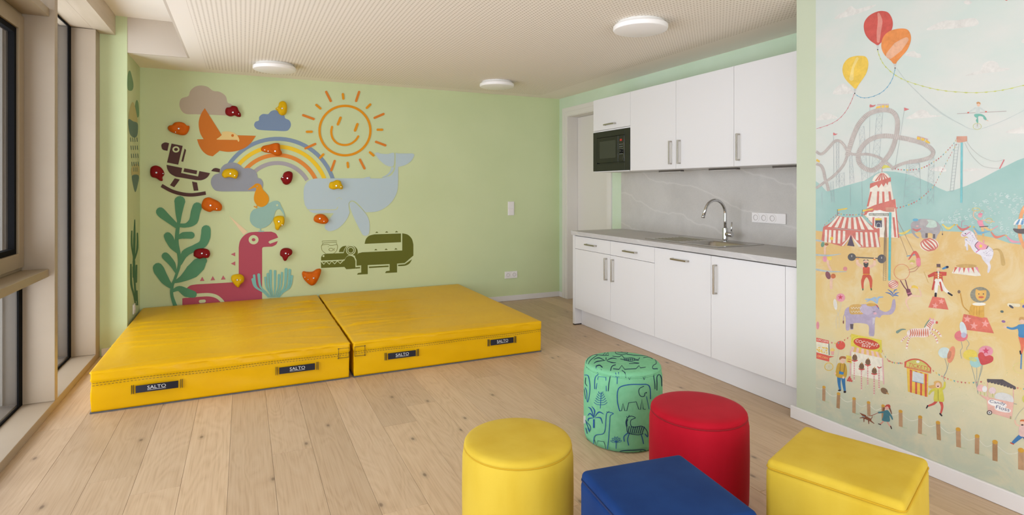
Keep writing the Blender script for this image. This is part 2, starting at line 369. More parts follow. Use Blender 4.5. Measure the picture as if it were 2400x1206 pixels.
class Draw:
    """collects flat shapes in picture units of a zoomed crop; project() puts them on a real surface"""
    def __init__(s, x0=0, y0=0, sc=1.0): s.P = []; s.marks = []; s.crop(x0, y0, sc)
    def crop(s, x0, y0, sc): s.o = (x0, y0, sc); return s
    def part(s, name): s.marks.append((len(s.P), name)); return s
    def m(s, p): x0, y0, sc = s.o; return Vector((x0 + p[0] / sc, y0 + p[1] / sc))
    def poly(s, c, pts, smooth=False, n=5):
        q = [s.m(p) for p in pts]
        if smooth: q = catmull(q, n, True)
        s.P.append((c, q, [tuple(range(len(q)))])); return s
    def blob(s, c, pts): return s.poly(c, pts, True)
    def ell(s, c, x, y, rx, ry=None, rot=0, n=20):
        ry = ry or rx; a = math.radians(rot); ca, sa = math.cos(a), math.sin(a)
        return s.poly(c, [(x + rx * math.cos(t) * ca - ry * math.sin(t) * sa, y + rx * math.cos(t) * sa + ry * math.sin(t) * ca) for t in [2 * PI * k / n for k in range(n)]])
    def vst(s, c, pts, w, smooth=True, rnd=True, closed=False):
        q = [s.m(p) for p in pts]; k = s.o[2]; n0 = len(q)
        ww = [(w if isinstance(w, (int, float)) else w[i]) / k / 2 for i in range(n0)]
        if smooth and n0 > 2:
            nn = 5; q2 = catmull(q, nn, closed); w2 = []
            for i in range(len(q2)):
                f = i / nn; a = int(f) % n0; b = (a + 1) % n0 if closed else min(a + 1, n0 - 1); w2.append(ww[a] + (ww[b] - ww[a]) * (f - int(f)))
            q, ww = q2, w2
        N = len(q); V = []; Fc = []
        for i in range(N):
            t = (q[(i + 1) % N] - q[i - 1]) if closed else (q[min(i + 1, N - 1)] - q[max(i - 1, 0)])
            if t.length < 1e-9: t = Vector((1, 0))
            t.normalize(); nn_ = Vector((-t.y, t.x)); V += [q[i] + nn_ * ww[i], q[i] - nn_ * ww[i]]
        for i in range(N if closed else N - 1):
            j = (i + 1) % N; Fc.append((2 * i, 2 * i + 1, 2 * j + 1, 2 * j))
        if rnd and not closed:
            for e in (0, N - 1):
                if ww[e] * k < 2.5: continue
                t = (q[1] - q[0]) if e == 0 else (q[N - 2] - q[N - 1]); t.normalize(); nn_ = Vector((-t.y, t.x)); b = len(V)
                V += [q[e] - t * ww[e] * math.sin(PI * i / 6) + nn_ * ww[e] * math.cos(PI * i / 6) for i in range(7)]; Fc.append(tuple(range(b, b + 7)))
        s.P.append((c, V, Fc)); return s
    def line(s, c, pts, w=3, smooth=False, rnd=False): return s.vst(c, pts, w, smooth, rnd)
    def ring(s, c, x, y, rx, ry, w, n=28):
        return s.vst(c, [(x + rx * math.cos(2 * PI * k / n), y + ry * math.sin(2 * PI * k / n)) for k in range(n)], w, False, False, True)
    def text(s, c, t, p0, p1, h, up=None):
        V, Fc = text_mesh(t); a = s.m(p0); b = s.m(p1); d = b - a; u = s.m(up) - a if up else Vector((d.y, -d.x)).normalized() * (h / s.o[2])
        s.P.append((c, [a + d * x + u * y for x, y in V], Fc)); return s
    def star(s, c, x, y, r, rot=0):
        return s.poly(c, [(x + (r if k % 2 == 0 else r * .42) * math.sin(PI * k / 5 + rot), y - (r if k % 2 == 0 else r * .42) * math.cos(PI * k / 5 + rot)) for k in range(10)])
    def track(s, c, c2, pts, w, step=13):
        s.vst(c, pts, w, True, False); q = catmull([Vector(p) for p in pts], 14); acc = 0
        V = []; Fc = []; k = s.o[2]; ws = w if isinstance(w, (int, float)) else sum(w) / len(w)
        for a, b in zip(q, q[1:]):
            acc += (b - a).length
            if acc > step:
                acc = 0; t = (b - a).normalized(); n = Vector((-t.y, t.x)); i = len(V)
                V += [s.m(b + n * ws / 2 + t * 1.8), s.m(b - n * ws / 2 + t * 1.8), s.m(b - n * ws / 2 - t * 1.8), s.m(b + n * ws / 2 - t * 1.8)]; Fc.append((i, i + 1, i + 2, i + 3))
        s.P.append((c2, V, Fc)); return s
    def bunting(s, pts, cols, step=28, size=13, lc=None):
        q = catmull([Vector(p) for p in pts], 12); acc = step * .5; k = 0
        if lc: s.vst(lc, pts, 2.0, True, False)
        for a, b in zip(q, q[1:]):
            acc += (b - a).length
            if acc > step:
                acc = 0; t = (b - a).normalized() * size * .55; s.poly(cols[k % len(cols)], [a - t, a + t, a + Vector((0, size))]); k += 1
        return s
    def lattice(s, c, a0, b0, a1, b1, n, w=2.5):
        a0, b0, a1, b1 = map(Vector, (a0, b0, a1, b1)); s.line(c, [a0, a1], w); s.line(c, [b0, b1], w)
        for i in range(n):
            f, g = i / n, (i + 1) / n; p, q, r, t = a0.lerp(a1, f), b0.lerp(b1, f), a0.lerp(a1, g), b0.lerp(b1, g)
            s.line(c, [p, q], w * .8); s.line(c, [p, t], w * .7); s.line(c, [q, r], w * .7)
        return s
    def ladder(s, c, a0, b0, a1, b1, n, w=2.5):
        a0, b0, a1, b1 = map(Vector, (a0, b0, a1, b1)); s.line(c, [a0, a1], w); s.line(c, [b0, b1], w)
        for i in range(n + 1): s.line(c, [a0.lerp(a1, i / n), b0.lerp(b1, i / n)], w * .8)
        return s
    def project(s, name, fn, m, parent=None, base=0.0008, dl=0.00007, k=1.0):
        """fn(x, y, lift) -> world point; with part() marks every part becomes a child mesh of an Empty"""
        if not s.marks: return s.build(name, 0, len(s.P), fn, m, parent, base, dl, k)
        allp = [p for _, q, _ in s.P for p in q]; c = fn(sum(p.x for p in allp) / len(allp), sum(p.y for p in allp) / len(allp), base)
        if parent is None: root = thing(name, None, None, c)
        else: root = put(bpy.data.objects.new(name, None), parent)
        ends = [i for i, _ in s.marks[1:]] + [len(s.P)]
        for (i, nm), j in zip(s.marks, ends): s.build(nm, i, j, fn, m, root, base, dl, k)
        return root
    def build(s, name, i0, i1, fn, m, parent, base, dl, k):
        V = []; Fc = []; cols = []
        for i in range(i0, i1):
            c, q, fs = s.P[i]; b = len(V); lift = base + dl * i; V += [fn(p.x, p.y, lift) for p in q]
            for f in fs: Fc.append(tuple(b + j for j in f)); cols.append(c)
        me = bpy.data.meshes.new(name); me.from_pydata([tuple(v) for v in V], [], Fc); me.update()
        at = me.color_attributes.new('Col', 'FLOAT_COLOR', 'CORNER'); li = 0
        for p, c in zip(me.polygons, cols):
            cc = C(*WALLRGB) if c == 'wall' else C(*c, k)
            for _ in range(p.loop_total): at.data[li].color = cc; li += 1
        me.materials.append(m)
        return put(bpy.data.objects.new(name, me), parent)

# ================================================================== STRUCTURE
YB, XK, XM, XN, YC = 6.085, 3.51, 2.885, -0.842, 5.46     # back wall, kitchen wall, mural wall, nook wall, column face
ZC, ZU, XG, XF = 2.415, 2.70, -1.18, -1.023               # ceiling, raised ceiling, glass plane, facade front
YR = -2.2                                                 # wall behind the camera
S = 'structure'

# floor of oak planks
floor = tag(box('floor', -1.5, 3.75, YR - .1, 6.3, -0.06, -0.0135, M_subfloor), kind=S)
_pk = {}
def plank(x0, w, y0, y1):
    L = round(y1 - y0, 3); key = (round(w, 4), L)
    if key not in _pk:
        bm = bmesh.new(); bm_box(bm, 0, w - .0009, 0, L - .0009, -.013, 0, .0009); me = bpy.data.meshes.new('plank')
        bmesh.ops.recalc_face_normals(bm, faces=bm.faces); bm.to_mesh(me); bm.free(); me.materials.append(M_oak); _pk[key] = me
    o = bpy.data.objects.new('plank', _pk[key]); COL.objects.link(o); o.parent = floor; o.location = (x0, y0, 0)
W = 0.1918; joints = {-4: [2.75, .4, 4.9], -3: [3.138, 1.0, 5.3], -2: [2.938, .7, 4.2], -1: [1.6, 4.45], 0: [2.0, 4.2], 1: [3.085, .8, 5.4], 2: [1.9, 4.3], 3: [2.33, .2, 4.6], 4: [3.18, 1.0, 5.3]}
i = -7
while True:
    x0 = 0.131 - W + i * W
    if x0 > 3.7: break
    js = joints.get(i) or [(i * 0.83 + .37) % 2.2 - 1.1 + 2.2 * k for k in range(4)]
    ys = sorted([YR, 6.1] + [j for j in js if YR + .15 < j < 5.95])
    for a, b in zip(ys, ys[1:]):
        if x0 + W > -1.2: plank(x0, W, a, b)
    i += 1

# walls
tag(box('wall_back', -1.6, 3.75, YB, YB + .12, 0, 2.85, M_wall), kind=S)
tag(boxes('wall_kitchen', [(XK, XK + .22, 5.89, YB, 0, 2.6), (XK, XK + .22, 5.06, 5.89, 2.182, 2.6), (XK, XK + .22, 2.15, 5.06, 0, 2.6)], M_mint), kind=S)
tag(box('wall_right', XM, XK - .002, YR, 2.275, 0, 2.6, M_strip), kind=S)
tag(box('wall_left', -1.6, XN, YC, YB, 0, 2.85, M_wall), kind=S)
tag(boxes('wall_rear', [(-1.4, -.95, YR - .1, YR, 0, 2.85), (2.75, 3.6, YR - .1, YR, 0, 2.85), (-.95, 2.75, YR - .1, YR, 0, .1), (-.95, 2.75, YR - .1, YR, 2.4, 2.85)], M_mint), kind=S)
# ceiling: perforated suspended board, raised strip along the windows
ceiling = tag(boxes('ceiling', [(-.405, XK + .1, YR, YB, ZC, ZC + .03)], M_ceil), kind=S)
boxes('ceiling_fascia', [(-.42, -.405, YR, YC + .004, ZC, ZU), (XN, -.405, YC + .0041, YC + .0204, ZC, ZU)], M_fascia, ceiling)
box('nook_ceiling', XN, -.4051, YC + .0205, YB, ZC, ZC + .03, M_ceilplain, ceiling)
box('raised_ceiling', -1.4, -.40, YR, YC + .01, ZU, ZU + .1, M_ceilplain, ceiling)

# skirting
def skirt(name, x0, x1, y0, y1):
    return tag(box(name, x0, x1, y0, y1, .001, .062, M_trim, bev=.003), kind=S)
skirt('baseboard_back', XN + .002, XK - .002, YB - .014, YB - .0005)
skirt('baseboard_kitchen', XK - .014, XK - .0005, 5.997, YB - .016)
tag(box('baseboard_right', XM - .016, XM - .0005, YR + .02, 2.305, .001, .072, M_trim, bev=.003), kind=S)
skirt('baseboard_left', XF + .012, XN, YC - .014, YC - .0005)

# facade: beam, ledge, windows
tag(boxes('trim_1', [(-1.04, -.92, YR + .01, YC - .003, 2.545, ZU - .002), (-1.24, -1.043, YR + .01, YC - .003, 2.547, ZU - .002)], M_beam), kind=S)
tag(box('trim_2', -1.30, XF, YR + .01, YC - .003, .001, .051, M_facade, bev=.003), kind=S)

def outer(par, y0, y1, z0, z1):
    # stepped exterior cladding of the pier, seen obliquely through the glass
    boxes('outer_reveal', [(-1.26, XG - .006, y1 - .012, y1 + .05, z0, z1)], M_outer2, par)
    boxes('outer_cladding', [(-1.29, -1.26, y1 - .03, y1 + .05, z0, z1), (-1.34, -1.295, y1 - .05, y1 + .05, z0, z1), (-1.42, -1.345, y1 - .07, y1 + .05, z0, z1)], M_outer, par)
def gasket(par, x, y0, y1, z0, z1, w=.06):
    boxes('gasket', [(x - .006, x + .004, y0, y0 + w, z0, z1), (x - .006, x + .004, y1 - w, y1, z0, z1), (x - .006, x + .004, y0 + w, y1 - w, z0, z0 + .012), (x - .006, x + .004, y0 + w, y1 - w, z1 - .012, z1)], M_gasket, par)
def bottom_rail(par, y0, y1, z):
    boxes('outer_rail', [(-1.30, XG - .012, y0, y1 - .03, z, z + .02)], M_alu, par)
def fixed(n, y0, y1):
    w = thing('window_%d' % n, None, None, (XG, (y0 + y1) / 2, .052), kind=S)
    box('pane', XG - .004, XG, y0 + .004, y1 - .004, .055, 2.543, M_glass, w)
    gasket(w, XG, y0, y1, .052, 2.545); outer(w, y0, y1, .05, 2.6); bottom_rail(w, y0, y1, .05)
def sash(n, y0, y1):
    w = thing('window_%d' % n, None, None, (XG, (y0 + y1) / 2, .052), kind=S)
    box('lower_pane', XG - .004, XG, y0 + .004, y1 - .004, .055, .795, M_glass, w); gasket(w, XG, y0, y1, .052, .797)
    bottom_rail(w, y0, y1, .05); outer(w, y0, y1, .05, 2.6)
    box('sill', -1.245, -1.051, y0 + .001, y1 - .001, .799, .846, M_frame, w, .003)
    box('head_board', -1.245, -1.049, y0 + .001, y1 - .001, 2.353, 2.402, M_frame, w, .003)
    box('upper_pane', XG - .004, XG, y0 + .004, y1 - .004, 2.403, 2.543, M_glass, w)
    fz0, fz1, xs = .847, 2.352, -1.165
    def ring(name, y0, y1, z0, z1, wd, xa, xb, m, bev=.002):
        return boxes(name, [(xa, xb, y0, y0 + wd, z0, z1), (xa, xb, y1 - wd, y1, z0, z1), (xa, xb, y0 + wd, y1 - wd, z0, z0 + wd), (xa, xb, y0 + wd, y1 - wd, z1 - wd, z1)], m, w, bev)
    ring('frame', y0 + .002, y1 - .002, fz0, fz1, .03, -1.23, xs - .012, M_frame)
    ring('sash_frame', y0 + .012, y1 - .012, fz0 + .02, fz1 - .02, .085, -1.22, xs, M_frame)
    ring('sash_gasket', y0 + .0975, y1 - .0975, fz0 + .1055, fz1 - .1055, .03, -1.215, xs - .012, M_gasket, 0)
    box('pane', -1.196, -1.192, y0 + .1, y1 - .1, fz0 + .108, fz1 - .108, M_glass, w)
    h = boxes('window_handle', [(xs, xs + .012, y0 + .04, y0 + .07, 1.5, 1.56), (xs + .012, xs + .05, y0 + .046, y0 + .064, 1.52, 1.54), (xs + .04, xs + .055, y0 + .046, y0 + .064, 1.40, 1.54)], M_steel, w, .002)
def fin(y0, y1):
    tag(box('trim_3', -1.24, XF, y0, y1, .052, 2.543, M_facade, bev=.0015), kind=S)
fin(5.32, YC - .004); fin(4.27, 4.328)
bay = 4.27; n = 1
fixed(n, 4.328, 5.32)
for k in range(6):
    y1 = bay; y0 = max(YR + .03, y1 - (1.02 if k % 2 == 0 else 1.0)); n += 1
    (sash if k % 2 == 0 else fixed)(n, y0, y1); fin(y0 - .058, y0) if y0 > YR + .1 else None
    bay = y0 - .058
w = thing('window_%d' % (n + 1), None, None, (.9, YR - .05, .35), kind=S)
for a in (-.95, .283, 1.517):
    boxes('frame', [(a, a + .06, YR - .08, YR - .02, .1, 2.4), (a + 1.173, a + 1.233, YR - .08, YR - .02, .1, 2.4), (a + .06, a + 1.173, YR - .08, YR - .02, .1, .16), (a + .06, a + 1.173, YR - .08, YR - .02, 2.34, 2.4)], M_frame, w)
    box('pane', a + .05, a + 1.18, YR - .052, YR - .048, .15, 2.35, M_glass, w)

# door in the kitchen wall
d = thing('door_1', 'white panel door recessed in a white frame beside the kitchen units', None, (XK, 5.48, 0), kind=S)
o = boxes('door_casing', [(XK - .012, XK, 5.89, 5.99, .001, 2.282), (XK - .012, XK, 4.976, 5.06, .001, 2.282), (XK - .012, XK, 5.06, 5.89, 2.182, 2.282)], M_doorpaint, d, .002)
boxes('door_casing_step', [(XK - .017, XK - .012, 5.935, 5.99, .001, 2.282), (XK - .017, XK - .012, 4.976, 5.02, .001, 2.282), (XK - .017, XK - .012, 5.02, 5.935, 2.232, 2.282)], M_doorpaint, d, .0015)
boxes('door_lining', [(XK - .006, XK + .2, 5.882, 5.8895, .001, 2.182), (XK - .006, XK + .2, 5.0605, 5.068, .001, 2.182), (XK - .006, XK + .2, 5.068, 5.882, 2.174, 2.1815)], M_doorpaint, d)
lf = box('door_leaf', XK + .135, XK + .175, 5.072, 5.878, .006, 2.17, M_doorpaint, d, .002)

# unseen overhang added outside the windows to cut down their skylight
tag(box('added_overhang', -2.15, -1.43, YR - .3, 6.3, 2.72, 2.92, M_outer), kind=S)

# ================================================================== KITCHEN
XD = 2.905     # cabinet fronts
def bar_handle(par, x, y0, y1, z0, z1):
    """flat steel bow handle: bar along the longer direction with two feet"""
    if y1 - y0 > z1 - z0:
        L = [(x - .032, x - .022, y0, y1, z0, z1), (x - .024, x, y0, y0 + .01, z0, z1), (x - .024, x, y1 - .01, y1, z0, z1)]
    else:
        L = [(x - .032, x - .022, y0, y1, z0, z1), (x - .024, x, y0, y1, z0, z0 + .01), (x - .024, x, y0, y1, z1 - .01, z1)]
    return boxes('handle', L, M_steel, par, .002)
YS = [4.737, 4.147, 3.556, 2.960, 2.368]
ZB, ZD, ZT = .166, .742, .866
def front(name, par, x, y0, y1, z0, z1): return box(name, x, x + .018, y0 + .0015, y1 - .0015, z0 + .0015, z1 - .0015, M_white, par, .0012)
labels = ['white base cabinet with drawer and door next to the panelled worktop end', 'white base cabinet with drawer and door next to the dishwasher front',
          'white dishwasher front with one horizontal handle below the sink', 'white wide single-door base cabinet by the narrow filler strip']
for i in range(4):
    y1, y0 = YS[i], YS[i + 1]
    t = thing('base_cabinet' if i != 2 else 'dishwasher', labels[i], 'cabinet' if i != 2 else 'dishwasher', (XD + .3, (y0 + y1) / 2, .0))
    top = .72 if i in (2, 3) else .868
    boxes('carcass', [(XD + .02, XK - .014, y0 + .0005, y1 - .0005, ZB, top)], M_white, t)
    boxes('front_gap', [(XD + .0185, XD + .0195, y0 + .001, y1 - .001, ZB + .002, .866)], M_inside, t)
    for fx in (XD + .1, XK - .1):
        for fy in (y0 + .05, y1 - .08): box('foot', fx, fx + .03, fy, fy + .03, .001, ZB, M_darkmetal, t)
    c = (y0 + y1) / 2
    if i < 2:
        dr = front('drawer', t, XD, y0, y1, ZD, ZT); bar_handle(dr, XD, c - .085, c + .085, .795, .807)
        do = front('door', t, XD, y0, y1, ZB, ZD)
        if i == 0: bar_handle(do, XD, y0 + .045, y0 + .057, .515, .71)
        else: bar_handle(do, XD, y1 - .057, y1 - .045, .515, .71)
    else:
        do = front('door', t, XD, y0, y1, ZB, ZT)
        if i == 2: bar_handle(do, XD, c - .085, c + .085, .795, .807)
        else: bar_handle(do, XD, y1 - .057, y1 - .045, .61, .81)
tag(box('filler_strip', XD, XD + .018, 2.278, 2.3665, ZB, ZT, M_white, bev=.0012), 'narrow white filler strip between base cabinets and mural wall', 'filler panel')
ep = thing('end_panel', 'white side panel closing the base units by the door', 'panel', (3.2, 4.754, 0))
box('panel', XD - .002, XK - .014, 4.7385, 4.772, .012, .8715, M_white, ep, .0012)
box('panel_foot', XD, XD + .1, 4.740, 4.771, .001, .012, M_darkmetal, ep)
tag(box('plinth', XD + .075, XD + .091, 2.278, 4.737, .002, ZB - .002, M_white, bev=.001), 'long white plinth board under the base cabinets', 'plinth')

# worktop with a sink cut-out
SX0, SX1, SY0, SY1 = 2.985, 3.445, 2.985, 3.775
wt = thing('worktop', 'grey stone-look worktop running along the kitchen wall', 'worktop', (3.2, 3.5, .874))
boxes('slab', [(XM, XK - .012, 2.278, SY0 + .01, .874, .912), (XM, XK - .012, SY1 - .01, 4.777, .874, .912), (XM, SX0 + .01, SY0 + .01, SY1 - .01, .874, .912), (SX1 - .01, XK - .012, SY0 + .01, SY1 - .01, .874, .912)], M_worktop, wt)
tag(box('splashback', XK - .011, XK - .001, 2.278, 4.805, .873, 1.4795, M_splash), 'grey veined stone-look splashback behind the tap', 'splashback')

# sink
sk = thing('sink', 'stainless steel inset sink with draining board set in the worktop', 'sink', (3.2, 3.38, .912))
BY0, BY1, BX0, BX1, ZS = 3.03, 3.40, 3.03, 3.34, .7505
boxes('rim', [(SX0, BX0, SY0, SY1, .9125, .916), (BX1, SX1, SY0, SY1, .9125, .916), (BX0, BX1, SY0, BY0, .9125, .916), (BX0, BX1, BY1, BY1 + .03, .9125, .916)], M_sink, sk, .001)
def bowl():
    bm = bmesh.new(); rings = []
    def rr(x0, x1, y0, y1, r, z, n=5):
        q = []
        for cx, cy, a in ((x1 - r, y1 - r, 0), (x0 + r, y1 - r, 90), (x0 + r, y0 + r, 180), (x1 - r, y0 + r, 270)):
            q += [bm.verts.new((cx + r * math.cos(math.radians(a + 90 * k / n)), cy + r * math.sin(math.radians(a + 90 * k / n)), z)) for k in range(n + 1)]
        return q
    for ins, r, z in ((0, .001, .9155), (.002, .03, .914), (.01, .05, .90), (.018, .055, .79), (.03, .06, .762), (.06, .05, ZS + .004)):
        rings.append(rr(BX0 + ins, BX1 - ins, BY0 + ins, BY1 - ins, r, z))
    for a, b in zip(rings, rings[1:]):
        for k in range(len(a)): bm.faces.new((a[k], a[(k + 1) % len(a)], b[(k + 1) % len(a)], b[k]))
    bm.faces.new(rings[-1])
    return from_bm('bowl', bm, M_sink, sk, smooth=True, angle=.9)
bowl()
lathe('drain', [(0, .001), (.03, .001), (.034, .0035), (.04, .0035), (.042, 0)], ((BX0 + BX1) / 2, (BY0 + BY1) / 2, ZS + .004), M_darkmetal, sk, 24)
lathe('overflow', [(0, .001), (.014, .001), (.015, 0)], (BX0 + .0145, BY0 + .2, .86), M_darkmetal, sk, 16, axis=(1, 0, 0))
box('draining_board', BX0, BX1, BY1 + .03, SY1, .9112, .9135, M_sink, sk)
for k in range(8):
    x = BX0 + .03 + k * .035; box('drain_rib', x, x + .01, BY1 + .06, SY1 - .035, .9135, .9162, M_sink, sk, .001)
# tap
tx, ty = 3.385, 3.30; zt = .9165
tp = thing('kitchen_tap', 'chrome swan-neck mixer tap standing behind the sink bowl', 'tap', (tx, ty, zt))
lathe('base', [(0, 0), (.027, 0), (.027, .004), (.022, .007), (.021, .008), (.021, .10), (.020, .103), (.0, .103)], (tx, ty, zt), M_chrome, tp, 32)
sp = [(tx, ty, zt + .10), (tx, ty, zt + .16), (tx, ty, zt + .21)] + [(tx - .105 + .105 * math.cos(a), ty, zt + .21 + .108 * math.sin(a)) for a in [PI * k / 14 for k in range(1, 13)]] + [(tx - .224, ty, zt + .195)]
tube('spout', sp, .0115, M_chrome, tp, 16)
tube('aerator', [(tx - .2225, ty, zt + .203), (tx - .227, ty, zt + .185)], .0135, M_chrome, tp, 16)
lathe('valve', [(0, 0), (.019, 0), (.019, .056), (.017, .059), (0, .059)], (tx, ty - .012, zt + .055), M_chrome, tp, 28, axis=(0, -1, 0))
tube('lever', [(tx, ty - .058, zt + .065), (tx, ty - .062, zt + .10), (tx, ty - .066, zt + .15)], [.006, .0055, .005], M_chrome, tp, 12)

# wall cabinets and microwave
XU = 3.15; YU = [4.788, 4.190, 3.592, 2.992, 2.394]; UZ0, UZ1 = 1.481, 2.194
ul = ['white wall cabinet with lift-up flap above the microwave', 'white wall cabinet door adjoining the microwave cabinet', 'white wall cabinet above the tap, handle at its lower far edge', 'white wall cabinet above the triple socket by the mural wall']
for i in range(4):
    y1, y0 = YU[i], YU[i + 1]; c = (y0 + y1) / 2
    t = thing('wall_cabinet', ul[i], 'cabinet', (XU + .18, c, UZ0))
    if i == 0:
        boxes('carcass', [(XU + .02, XK - .001, y0 + .0005, y0 + .0165, UZ0, UZ1), (XU + .02, XK - .001, y1 - .0165, y1 - .0005, UZ0, UZ1), (XU + .02, XK - .001, y0 + .0165, y1 - .0165, UZ1 - .016, UZ1), (XU + .005, XK - .001, y0 + .0165, y1 - .0165, UZ0, UZ0 + .008), (XU + .02, XK - .001, y0 + .0165, y1 - .0165, 1.873, 1.889), (XK - .01, XK - .001, y0 + .0165, y1 - .0165, UZ0 + .008, 1.873)], M_white, t)
        fl = front('flap', t, XU, y0, y1, 1.886, UZ1); bar_handle(fl, XU, c - .085, c + .085, 1.925, 1.937)
        box('shelf_edge', XU + .004, XU + .02, y0 + .002, y1 - .002, 1.8725, 1.884, M_white, t)
    else:
        box('carcass', XU + .02, XK - .001, y0 + .0005, y1 - .0005, UZ0, UZ1, M_white, t)
        do = front('door', t, XU, y0, y1, UZ0, UZ1); box('front_gap', XU + .0185, XU + .0195, y0 + .001, y1 - .001, UZ0 + .002, UZ1 - .002, M_inside, t)
        if i == 1: bar_handle(do, XU, y0 + .045, y0 + .057, 1.52, 1.71)
        elif i == 2: bar_handle(do, XU, y1 - .057, y1 - .045, 1.52, 1.71)
        else: bar_handle(do, XU, y1 - .057, y1 - .045, 1.52, 1.71)
tag(box('filler_strip', XU, XU + .018, 2.278, 2.392, UZ0, UZ1, M_white, bev=.001), 'narrow white filler strip beside the wall cabinet at the mural wall', 'filler panel')
for k, (a, b) in enumerate(((4.02, 3.74), (3.42, 3.14), (2.82, 2.46))):
    t = thing('under_cabinet_light', 'slim grey strip light under the wall cabinet ' + ('adjoining the microwave', 'above the tap', 'above the triple socket')[k], 'light', (3.35, (a + b) / 2, UZ0 - .014), 'strip lights under the wall cabinets')
    box('housing', 3.33, 3.37, b, a, UZ0 - .014, UZ0 - .0005, M_alu, t, .002); box('lens', 3.335, 3.365, b + .01, a - .01, UZ0 - .016, UZ0 - .0141, M_diffuser, t)
mw = thing('microwave', 'black built-in microwave oven with a small red display', 'microwave', (3.33, (YU[0] + YU[1]) / 2, UZ0 + .01))
y1, y0 = YU[0] - .002, YU[1] + .002; z0, z1 = UZ0 + .0095, 1.871
box('body', XU + .016, XK - .03, y0 + .03, y1 - .03, z0 + .02, z1 - .02, M_black, mw)
px0, px1, pz0, pz1 = y0 + .078, y1 - .062, z0 + .07, z1 - .055
boxes('trim_frame', [(XU - .002, XU + .015, y0, px0, z0, z1), (XU - .002, XU + .015, px1, y1, z0, z1), (XU - .002, XU + .015, px0, px1, z0, pz0), (XU - .002, XU + .015, px0, px1, pz1, z1)], M_black, mw, .001)
yd = px0 + .10
do = box('door', XU - .004, XU + .012, yd, px1 - .004, pz0 + .01, pz1 - .004, M_blackgloss, mw, .002)
box('oven_window', XU - .0055, XU - .0038, yd + .035, px1 - .055, pz0 + .05, pz1 - .04, M_mwwin, do)
cp = box('control_panel', XU - .004, XU + .012, px0 + .004, yd - .003, pz0 + .01, pz1 - .004, M_blackgloss, mw, .002)
box('display', XU - .006, XU - .004, px0 + .038, px0 + .068, pz1 - .055, pz1 - .037, M_red, cp)
for r in range(5):
    for c in range(3): box('button', XU - .0055, XU - .004, px0 + .026 + c * .02, px0 + .038 + c * .02, pz1 - .09 - r * .022, pz1 - .082 - r * .022, M_greyprint, cp)
lathe('dial', [(0, .026), (.016, .026), (.019, .022), (.02, 0)], (XU - .004, px0 + .05, pz0 + .105), M_black, cp, 24, axis=(-1, 0, 0))
box('door_release', XU - .007, XU - .004, px0 + .02, px0 + .08, pz0 + .025, pz0 + .06, M_black, cp, .001)
box('chrome_edge', XU - .006, XU - .004, px0 + .004, px0 + .008, pz0 + .04, pz1 - .07, M_steel, cp)
boxes('vent_slot', [(XU - .003, XU - .0021, px0 + .01 + k * .033, px0 + .036 + k * .033, pz0 - .006, pz0 - .001) for k in range(13)], M_blackgloss, mw)

# ------------------------------------------------------------------ switches and sockets
def wallplate(name, label, cat, plane, c, n, kind, vertical=False, w=.081, blank=0):
    """plane 'Y' faces -Y (back wall), 'K' faces -X (kitchen wall), 'N' faces +X (nook)"""
    t = thing(name, label, cat, c); q = Vector(c)
    def T(u, v, d):     # u along the wall, v up, d out of the wall
        return q + (Vector((u, -d, v)) if plane == 'Y' else Vector((-d, u, v)) if plane == 'K' else Vector((d, u, v)))
    def pb(nm, u0, u1, v0, v1, d0, d1, m, par, bev=0):
        a, b = T(u0, v0, d0), T(u1, v1, d1); return box(nm, a.x, b.x, a.y, b.y, a.z, b.z, m, par, bev)
    N = n + blank; L = w * N
    if vertical: pb('cover_frame', -w / 2, w / 2, -L / 2, L / 2, .0005, .010, M_plastic, t, .002)
    else: pb('cover_frame', -L / 2, L / 2, -w / 2, w / 2, .0005, .010, M_plastic, t, .002)
    nrm = Vector((0, -1, 0)) if plane == 'Y' else Vector((-1, 0, 0)) if plane == 'K' else Vector((1, 0, 0))
    for k in range(n):
        s = -L / 2 + w * (k + .5)
        if plane == 'K': s = L / 2 - w * (k + .5)
        u, v = (0, s) if vertical else (s, 0)
        if kind == 'switch': pb('rocker', u - .034, u + .034, v - .036, v + .036, .010, .015, M_plastic, t, .002)
        else:
            ins = lathe('socket_insert', [(.034, .0), (.034, .0025), (.0215, .0025), (.020, -.006), (0, -.006)], T(u, v, .010), M_plastic, t, 32, axis=nrm)
            lathe('earth_ring', [(.0205, .0026), (.0205, .0030), (.0180, .0030), (.0180, .0026)], T(u, v, .010), M_hole, ins, 32, axis=nrm)
            for e in (-.0095, .0095):
                lathe('pin_hole', [(.0028, .001), (0, .001)], T(u + (e if plane == 'Y' else 0), v + (0 if plane == 'Y' else e), .0045), M_hole, ins, 12, axis=nrm)
            pb('earth_clip', u - (.002 if plane == 'Y' else .018), u + (.002 if plane == 'Y' else .018), v - (.018 if plane == 'Y' else .002), v + (.018 if plane == 'Y' else .002), .0045, .006, M_hole, ins)
    return t
wallplate('light_switch', 'white double rocker light switch on the green back wall', 'switch', 'Y', (2.852, YB, 1.085), 2, 'switch', True)
wallplate('wall_socket', 'white double socket low on the green back wall', 'socket', 'Y', (2.852, YB, .305), 2, 'socket')
wallplate('wall_socket', 'white triple socket with blank field on the grey splashback', 'socket', 'K', (XK - .011, 2.99, 1.107), 3, 'socket', w=.0745, blank=1)
wallplate('wall_socket', 'white socket on the nook wall just above the yellow mat', 'socket', 'N', (XN, 5.74, .305), 1, 'socket')

